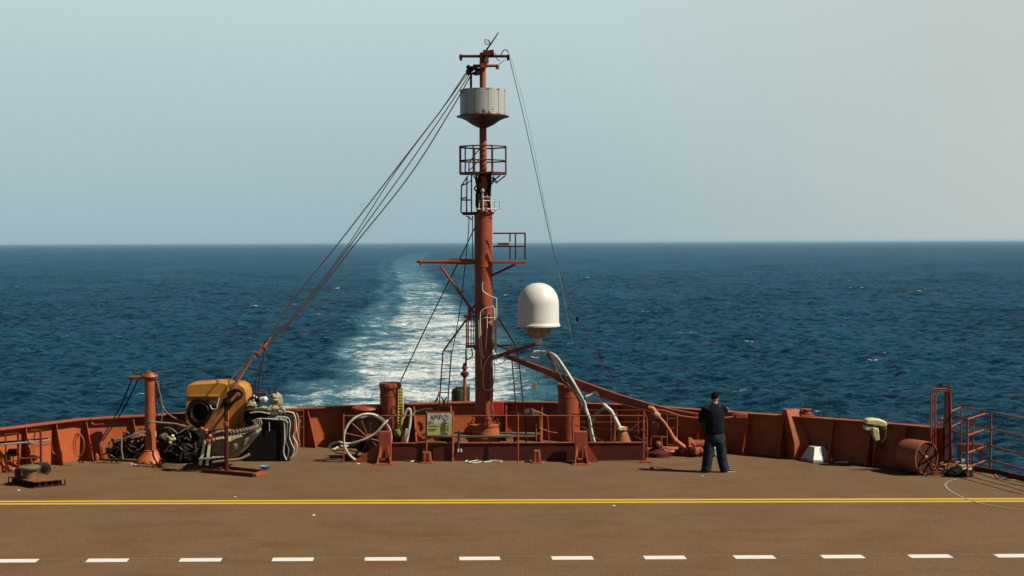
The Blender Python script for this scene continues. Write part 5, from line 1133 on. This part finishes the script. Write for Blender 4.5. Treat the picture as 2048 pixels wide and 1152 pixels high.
TARPW = mat('pale_canvas', (.50, .46, .28), (.20, .17, .10), rough=.85, scale=6, bump=.03, bscale=10, fine=.25)
machine()
t = T('wall_rack', P(608, 860, 34.2), 'thin red pipe rack on the bulwark behind the pale hoses', 'rack')
for y in (822, 834, 844, 856): MB().tube(L([(590, y), (606, y - 1)], 34.0), .012, 6).build('bar', REDP, t)
MB().tube(L([(607, 815), (607, 898)], 34.0), .012, 6).build('upright', REDP, t)

# far left: pallet with bucket, wheel, wall gear
def pallet():
    zt = .143; f, l_, r_ = G(66, 977), G(17, 966.5), G(130, 971); b_ = l_ + r_ - f; t = T('low_pallet', f, 'low dark slatted pallet frame lying on the deck at the far left', 'pallet')
    up_ = Vector((0, 0, 1)); 
    MB().prism([p + up_ * (zt - .02) for p in (f, r_, b_, l_)], up_ * .02).build('top', BRWN, t)
    for a, c in ((f, l_), (f, r_), (r_, b_), (b_, l_)):
        MB().beam(a + up_ * .012, c + up_ * .012, .02, .02).build('lower_rail', DRED, t)
        for i in range(6):
            p = a + (c - a) * i / 5; MB().box(p + up_ * zt / 2, (.018, .018, zt - .03)).build('stud', DRED, t)
    ins = lambda p: p + (f + b_ - p * 2) * .06
    MB().prism([ins(p) + up_ * .01 for p in (f, r_, b_, l_)], up_ * .10).build('dark_core', BLACK, t)
    return zt
zt = pallet()
c = G(58, 957, zt) + Vector((0, .05, 0)); k = M1(29.5); t = T('wooden_tub', c, 'brown round tub with a wide pale rim standing on the pallet', 'tub')
MB().lathe(c, [(14 * k, 0), (15 * k, .12), (15.5 * k, .17), (20 * k, .19), (21 * k, .24), (15 * k, .26), (14 * k, .23), (4 * k, .22)], 28).build('tub', BRWN, t)
MB().lathe(c + Vector((0, 0, .19)), [(20 * k, 0), (21.3 * k, .02), (21.3 * k, .05), (18 * k, .07)], 28).build('rim', OLIVE, t)
c = G(36, 957, zt); t = T('dark_can', c, 'small dark can standing left of the brown tub', 'can'); MB().lathe(c, [(.065, 0), (.065, .21), (.04, .23)], 20).build('can', DRED, t); MB().lathe(c + Vector((-.07, 0, .2)), [(.02, -.02), (.035, 0), (.02, .02)], 10).build('white_knob', WHITE, t)
c = G(85, 952) + Vector((0, .15, .135)); t = T('hand_cart', c - Vector((0, 0, .135)), 'small low olive cart with one wheel behind the brown tub', 'cart')
MB().lathe(c, [(.06, -.07), (.13, -.08), (.135, -.04), (.135, .04), (.13, .08), (.06, .07)], 28, axis=(.3, -1, 0)).build('tyre', GREEN, t); MB().lathe(c, [(.02, -.04), (.07, -.04), (.07, .085), (.03, .09)], 18, axis=(.3, -1, 0)).build('hub', BLACK, t)
MB().box(c + Vector((-.12, .1, .06)), (.3, .12, .12)).build('axle_box', GREEN, t, bevel=.01)
def wall_gear():
    t = T('wall_frame', G(60, 948), 'thin dark red pipe frame holding a shelf bar along the left bulwark', 'frame'); D = 30.9
    for x, yt in ((11, 869), (36, 867), (81, 859)): p = P(x, yt, D); MB().tube([Vector((p.x, D, 0)), p], .017 if x < 30 else .024, 8).build('post', DRED, t)
    for pts in ([(10, 869), (37, 867)], [(60, 861), (82, 860)], [(35, 917), (82, 915)], [(11, 923), (36, 921)]): MB().tube(L(pts, D), .014, 6).build('bar', REDP, t)
    MB().tube(L3([(-30, 892, 30.7), (50, 885, 30.9), (100, 880, 31.1)]), .022, 8).build('long_pipe', STEEL, t)
    MB().tube(L3([(-30, 888, 30.9), (50, 882, 31.0), (96, 878, 31.2)]), .03, 8).build('dark_pipe', BLACK, t)
    MB().prism([P(60, 893, 31.2), P(92, 889, 31.4), P(92, 892, 31.4), P(60, 896, 31.2)], (0, .3, 0)).build('shelf', REDP, t)
    MB().box(P(25, 905, 31.1), (.16, .14, .16)).build('dark_box', BLACK, t, bevel=.01)
    MB().tube(spline(L([(70, 862), (69, 872), (67, 880), (62, 888)], 31.1), 4), .016, 6).build('cord', DARK, t)
    MB().lump(P(62, 885, 30.85), (.09, .05, .05), .3, 2, 14, 3).build('rope_knot', ROPE, t)
wall_gear()
for i, (pts, r_, lab) in enumerate([([(183, 845), (188, 849), (196, 849), (207, 848)], .016, 'small curved red handle on the left bulwark below the cap'), ([(105, 893), (104, 900), (107, 906), (111, 908)], .012, 'short red hose hooked on the left bulwark')]):
    p = [P(x, y, 31.9 if i == 0 else 31.4) for x, y in pts]; tag(MB().tube(spline(p, 4), r_, 6).build('wall_hook', REDP), lab, 'hook')
t = T('coiled_hose', P(158, 890, 31.7), 'ring of red hose hanging on the left bulwark', 'hose')
for dx, rr in ((0, .26), (3, .22)): MB().tube([P(157 + dx, 890, 31.85) + Vector((rr * .45 * math.cos(R(a)), 0, rr * math.sin(R(a)))) for a in range(0, 360, 18)], .014, 6, closed=True).build('loop', RED, t)
MB().tube(L([(155, 870), (157, 866)], 31.85), .02, 6).build('peg', RED, t)
tag(MB().lump(G(193, 922) + Vector((0, .02, .07)), (.055, .05, .11), .1, 2, 16, 1).build('drain_fitting', REDP), 'small pink red rounded fitting at the foot of the left bulwark', 'fitting')
# scraps and chips on the deck
random.seed(9)
for i, (x, y, lab) in enumerate([(37, 981, 'tiny white scrap in front of the low pallet'), (263, 929, 'white chip beside the flared post base'), (271, 930, 'second white chip beside the flared post base'), (627, 1031, 'small pale chip on the deck between the yellow lines and the dashes'), (1228, 1012, 'small tan chip just below the yellow lines right of centre'), (470, 995, 'pale paint flake just above the yellow line on the left'), (1404, 953, 'tan crumb on the deck by the man'), (717, 928, 'white crumb on the deck before the hose reel')]):
    p = G(x, y); MB_ = MB().lump(p + Vector((0, 0, .008)), (.035, .03, .012), .4, 2, 10, i); tag(MB_.build('paint_chip', WHITE if i % 3 else HOSE), lab, 'chip')

# ============================================================ PERSON
def person():
    D = 30.65; k = M1(D)
    def Q(x, y, dy=0.0): v = P(x, y, D); return Vector((v.x, D + dy, v.z))
    foot = Vector((Q(1430, 948).x, D, 0)); t = T('person', foot, 'man in dark navy shirt and loose jeans standing with his back turned, elbows raised', 'person')
    def finish(o, vox, sm=4):
        m = o.modifiers.new('union', 'REMESH'); m.mode = 'VOXEL'; m.voxel_size = vox; m.use_smooth_shade = True
        s_ = o.modifiers.new('soften', 'SMOOTH'); s_.iterations = sm; s_.factor = .6; return o
    def loft(b, secs, n=24):       # secs: (centre, rx, ry) horizontal ellipses
        vs = []; fs = []
        for c, rx, ry in secs:
            for i in range(n): a = 2 * math.pi * i / n; vs.append(c + Vector((rx * math.cos(a), ry * math.sin(a), 0)))
        for i in range(len(secs) - 1):
            for j in range(n): fs.append((i * n + j, i * n + (j + 1) % n, (i + 1) * n + (j + 1) % n, (i + 1) * n + j))
        fs += [tuple(range(n))[::-1], tuple((len(secs) - 1) * n + j for j in range(n))]; b.add(vs, fs)
    def limb(b, pts, rs): 
        pp = spline(pts, 5); n = len(pp); rr = [float(np.interp(i / (n - 1) * (len(pts) - 1), range(len(pts)), rs)) for i in range(n)]; b.tube(pp, rr, 14); b.lathe(pp[0], [(rs[0] * .3, -rs[0] * .9), (rs[0] * .9, -rs[0] * .4), (rs[0], 0), (rs[0] * .9, rs[0] * .4), (rs[0] * .3, rs[0] * .9)], 12)
    # joints
    ls, rs_ = Q(1409, 818, .0), Q(1448, 817, .0); le, re = Q(1403, 842, .07), Q(1456, 823, .10); lw, rw = Q(1418, 828, .33), Q(1441, 815, .34)
    hc = Q(1430, 795.5, .035)
    b = MB()
    # trunk, head, limbs of the body as one surface
    loft(b, [(Q(1429, 880), .15, .11), (Q(1429, 868), .17, .12), (Q(1429, 850), .165, .115), (Q(1429, 832), .19, .12), (Q(1429, 818), .19, .11), (Q(1429.5, 812), .10, .08), (Q(1430, 806, .01), .062, .062), (Q(1430, 800, .03), .06, .065)])
    b.lump(hc, (.078, .098, .115), .0, 1, 26); b.lump(hc + Vector((0, .045, -.055)), (.058, .06, .06), 0, 1, 18)
    b.lump(hc + Vector((0, .105, -.02)), (.014, .022, .024), 0, 1, 10)
    for s_ in (-1, 1): b.lump(hc + Vector((s_ * .079, .0, -.012)), (.012, .02, .032), 0, 1, 10); b.lump(hc + Vector((s_ * .031, .088, .004)), (.016, .012, .009), 0, 1, 8)
    b.lump(hc + Vector((0, .098, -.055)), (.026, .010, .008), 0, 1, 8)
    limb(b, [ls, le], [.055, .045]); limb(b, [le, lw], [.044, .027]); limb(b, [rs_, re], [.055, .050]); limb(b, [re, rw], [.050, .027])
    for hx, ax, ay in ((1420, 1411, 941), (1439, 1450, 942)): limb(b, [Q(hx, 880), Q((hx + ax) / 2, 912), Q(ax, ay)], [.08, .055, .035])
    for w_, inn in ((lw, 1), (rw, -1)):
        pc = w_ + Vector((inn * .035, .045, .02)); limb(b, [w_, pc], [.027, .036])
        for i in range(4):
            o_ = pc + Vector((inn * .01, .03 - .0, .03 - .018 * i)); L1 = (.04, .045, .042, .034)[i]
            b.tube([o_, o_ + Vector((inn * L1 * .9, .02, .008)), o_ + Vector((inn * (L1 + .02), -.005, .012)), o_ + Vector((inn * (L1 + .01), -.028, .008))], [.010, .009, .008, .007], 8)
        b.tube([pc + Vector((0, 0, .02)), pc + Vector((inn * .015, -.015, .05)), pc + Vector((inn * .03, -.01, .07))], [.012, .010, .008], 8)
    finish(b.build('body', SKIN, t), .007, 3)
    # shirt
    b = MB()
    loft(b, [(Q(1429, 867), .197, .14), (Q(1429.5, 862), .212, .155), (Q(1429.5, 852), .212, .158), (Q(1429, 840), .212, .155), (Q(1428.5, 828), .225, .15), (Q(1428.5, 820), .232, .135), (Q(1429, 815), .185, .11), (Q(1429.5, 811), .115, .085), (Q(1430, 808.5), .078, .075)], 32)
    limb(b, [ls + Vector((.02, 0, 0)), ls * .5 + le * .5, le + Vector((0, -.005, -.005))], [.085, .080, .078])
    limb(b, [rs_ + Vector((-.02, 0, 0)), rs_ * .6 + re * .4, rs_ * .4 + re * .6], [.088, .080, .070])
    limb(b, [le, le * .7 + lw * .3], [.066, .060])
    o = finish(b.build('shirt', NAVY, t), .012, 4)
    b = MB(); b.tube([hc + Vector((.069 * math.cos(a), -.02 + .07 * math.sin(a), -.125 + .012 * math.sin(a))) for a in [R(q) for q in range(0, 360, 20)]], .016, 8, closed=True); b.build('collar', NAVY, t)
    MB().box(rs_ * .62 + re * .38 + Vector((.035, -.055, .03)), (.035, .012, .05), Matrix.Rotation(R(-28), 3, 'Y')).build('sleeve_badge', WHITE, t, bevel=.004)
    # trousers
    b = MB()
    loft(b, [(Q(1430, 884), .185, .13), (Q(1430, 876), .195, .14), (Q(1430, 868), .19, .135), (Q(1430, 862), .18, .125)], 30)
    limb(b, [Q(1420, 882), Q(1417, 900), Q(1415, 918), Q(1413, 934), Q(1412, 942)], [.116, .114, .110, .108, .104])
    limb(b, [Q(1440, 882), Q(1442, 900), Q(1444, 918), Q(1448, 934), Q(1450, 942)], [.116, .113, .106, .108, .104])
    rng = random.Random(3)
    for i in range(12):
        lx, rr_ = ((1414, .088), (1446, .09))[i % 2]; y = rng.uniform(895, 940); c = Q(lx + rng.uniform(-1, 2), y); a0 = rng.uniform(-150, -60)
        b.tube([c + Vector((rr_ * math.cos(R(a0 + q)), rr_ * math.sin(R(a0 + q)), .03 * math.sin(R(q * 2)) - q * .0009)) for q in range(-50, 60, 12)], [.004, .016, .018, .004], 8)
    finish(b.build('jeans', DENIM, t), .010, 3)
    MB().tube([Q(1447.5, 869, -.02), Q(1449.5, 885, -.04), Q(1450.5, 905, -.03), Q(1453, 925, -.03)], .006, 6).build('seam', STEEL, t)
    for ax, dx, dy in ((1410, -.02, .10), (1452, .10, .05)):
        a = Q(ax, 943); a.z = .045; e = a + Vector((dx, dy, -.012)); h_ = a - Vector((dx, dy, 0)) * .5
        b = MB(); limb(b, [h_, a, e + Vector((dx, dy, 0)) * .6], [.045, .052, .042]); b.lump(a + Vector((0, 0, .03)), (.05, .05, .05), 0, 1, 14); finish(b.build('shoe', SHOE, t), .008, 2)
        n_ = Vector((-dy, dx, 0)).normalized() * .048; u_ = Vector((dx, dy, 0)); p0 = h_ - u_ * .3; p1 = e + u_ * .9
        MB().prism([Vector((q.x, q.y, 0.0)) for q in (p0 + n_, p0 - n_, p1 - n_ * .8, p1 + n_ * .8)], (0, 0, .018)).build('sole', STEEL if ax > 1430 else SHOE, t, bevel=.006)
    # short hair over the back and crown
    b = MB(); b.lump(hc + Vector((0, -.012, .026)), (.081, .092, .096), .06, 9, 44, 3); b.lump(hc + Vector((-.006, -.036, -.008)), (.068, .060, .045), .09, 9, 30, 5); b.build('hair', HAIR, t)
person()

# ============================================================ HAZE
me = bpy.data.meshes.new('haze'); B_ = MB().box((0, 0, 0), (62000, 62000, 24.0)); me.from_pydata(B_.v, [], B_.f); me.update()
hz = bpy.data.objects.new('haze', me); COL.objects.link(hz); hz.location = (0, 0, .6); hz['kind'] = 'stuff'
hm = bpy.data.materials.new('sea_haze'); hm.use_nodes = True; t = hm.node_tree; t.nodes.clear()
o_ = N(t, 'ShaderNodeOutputMaterial'); pv = N(t, 'ShaderNodeVolumePrincipled'); pv.inputs['Color'].default_value = (.34, .56, .70, 1); pv.inputs['Density'].default_value = 4.5e-5; pv.inputs['Anisotropy'].default_value = 0
t.links.new(pv.outputs[0], o_.inputs['Volume']); me.materials.append(hm)
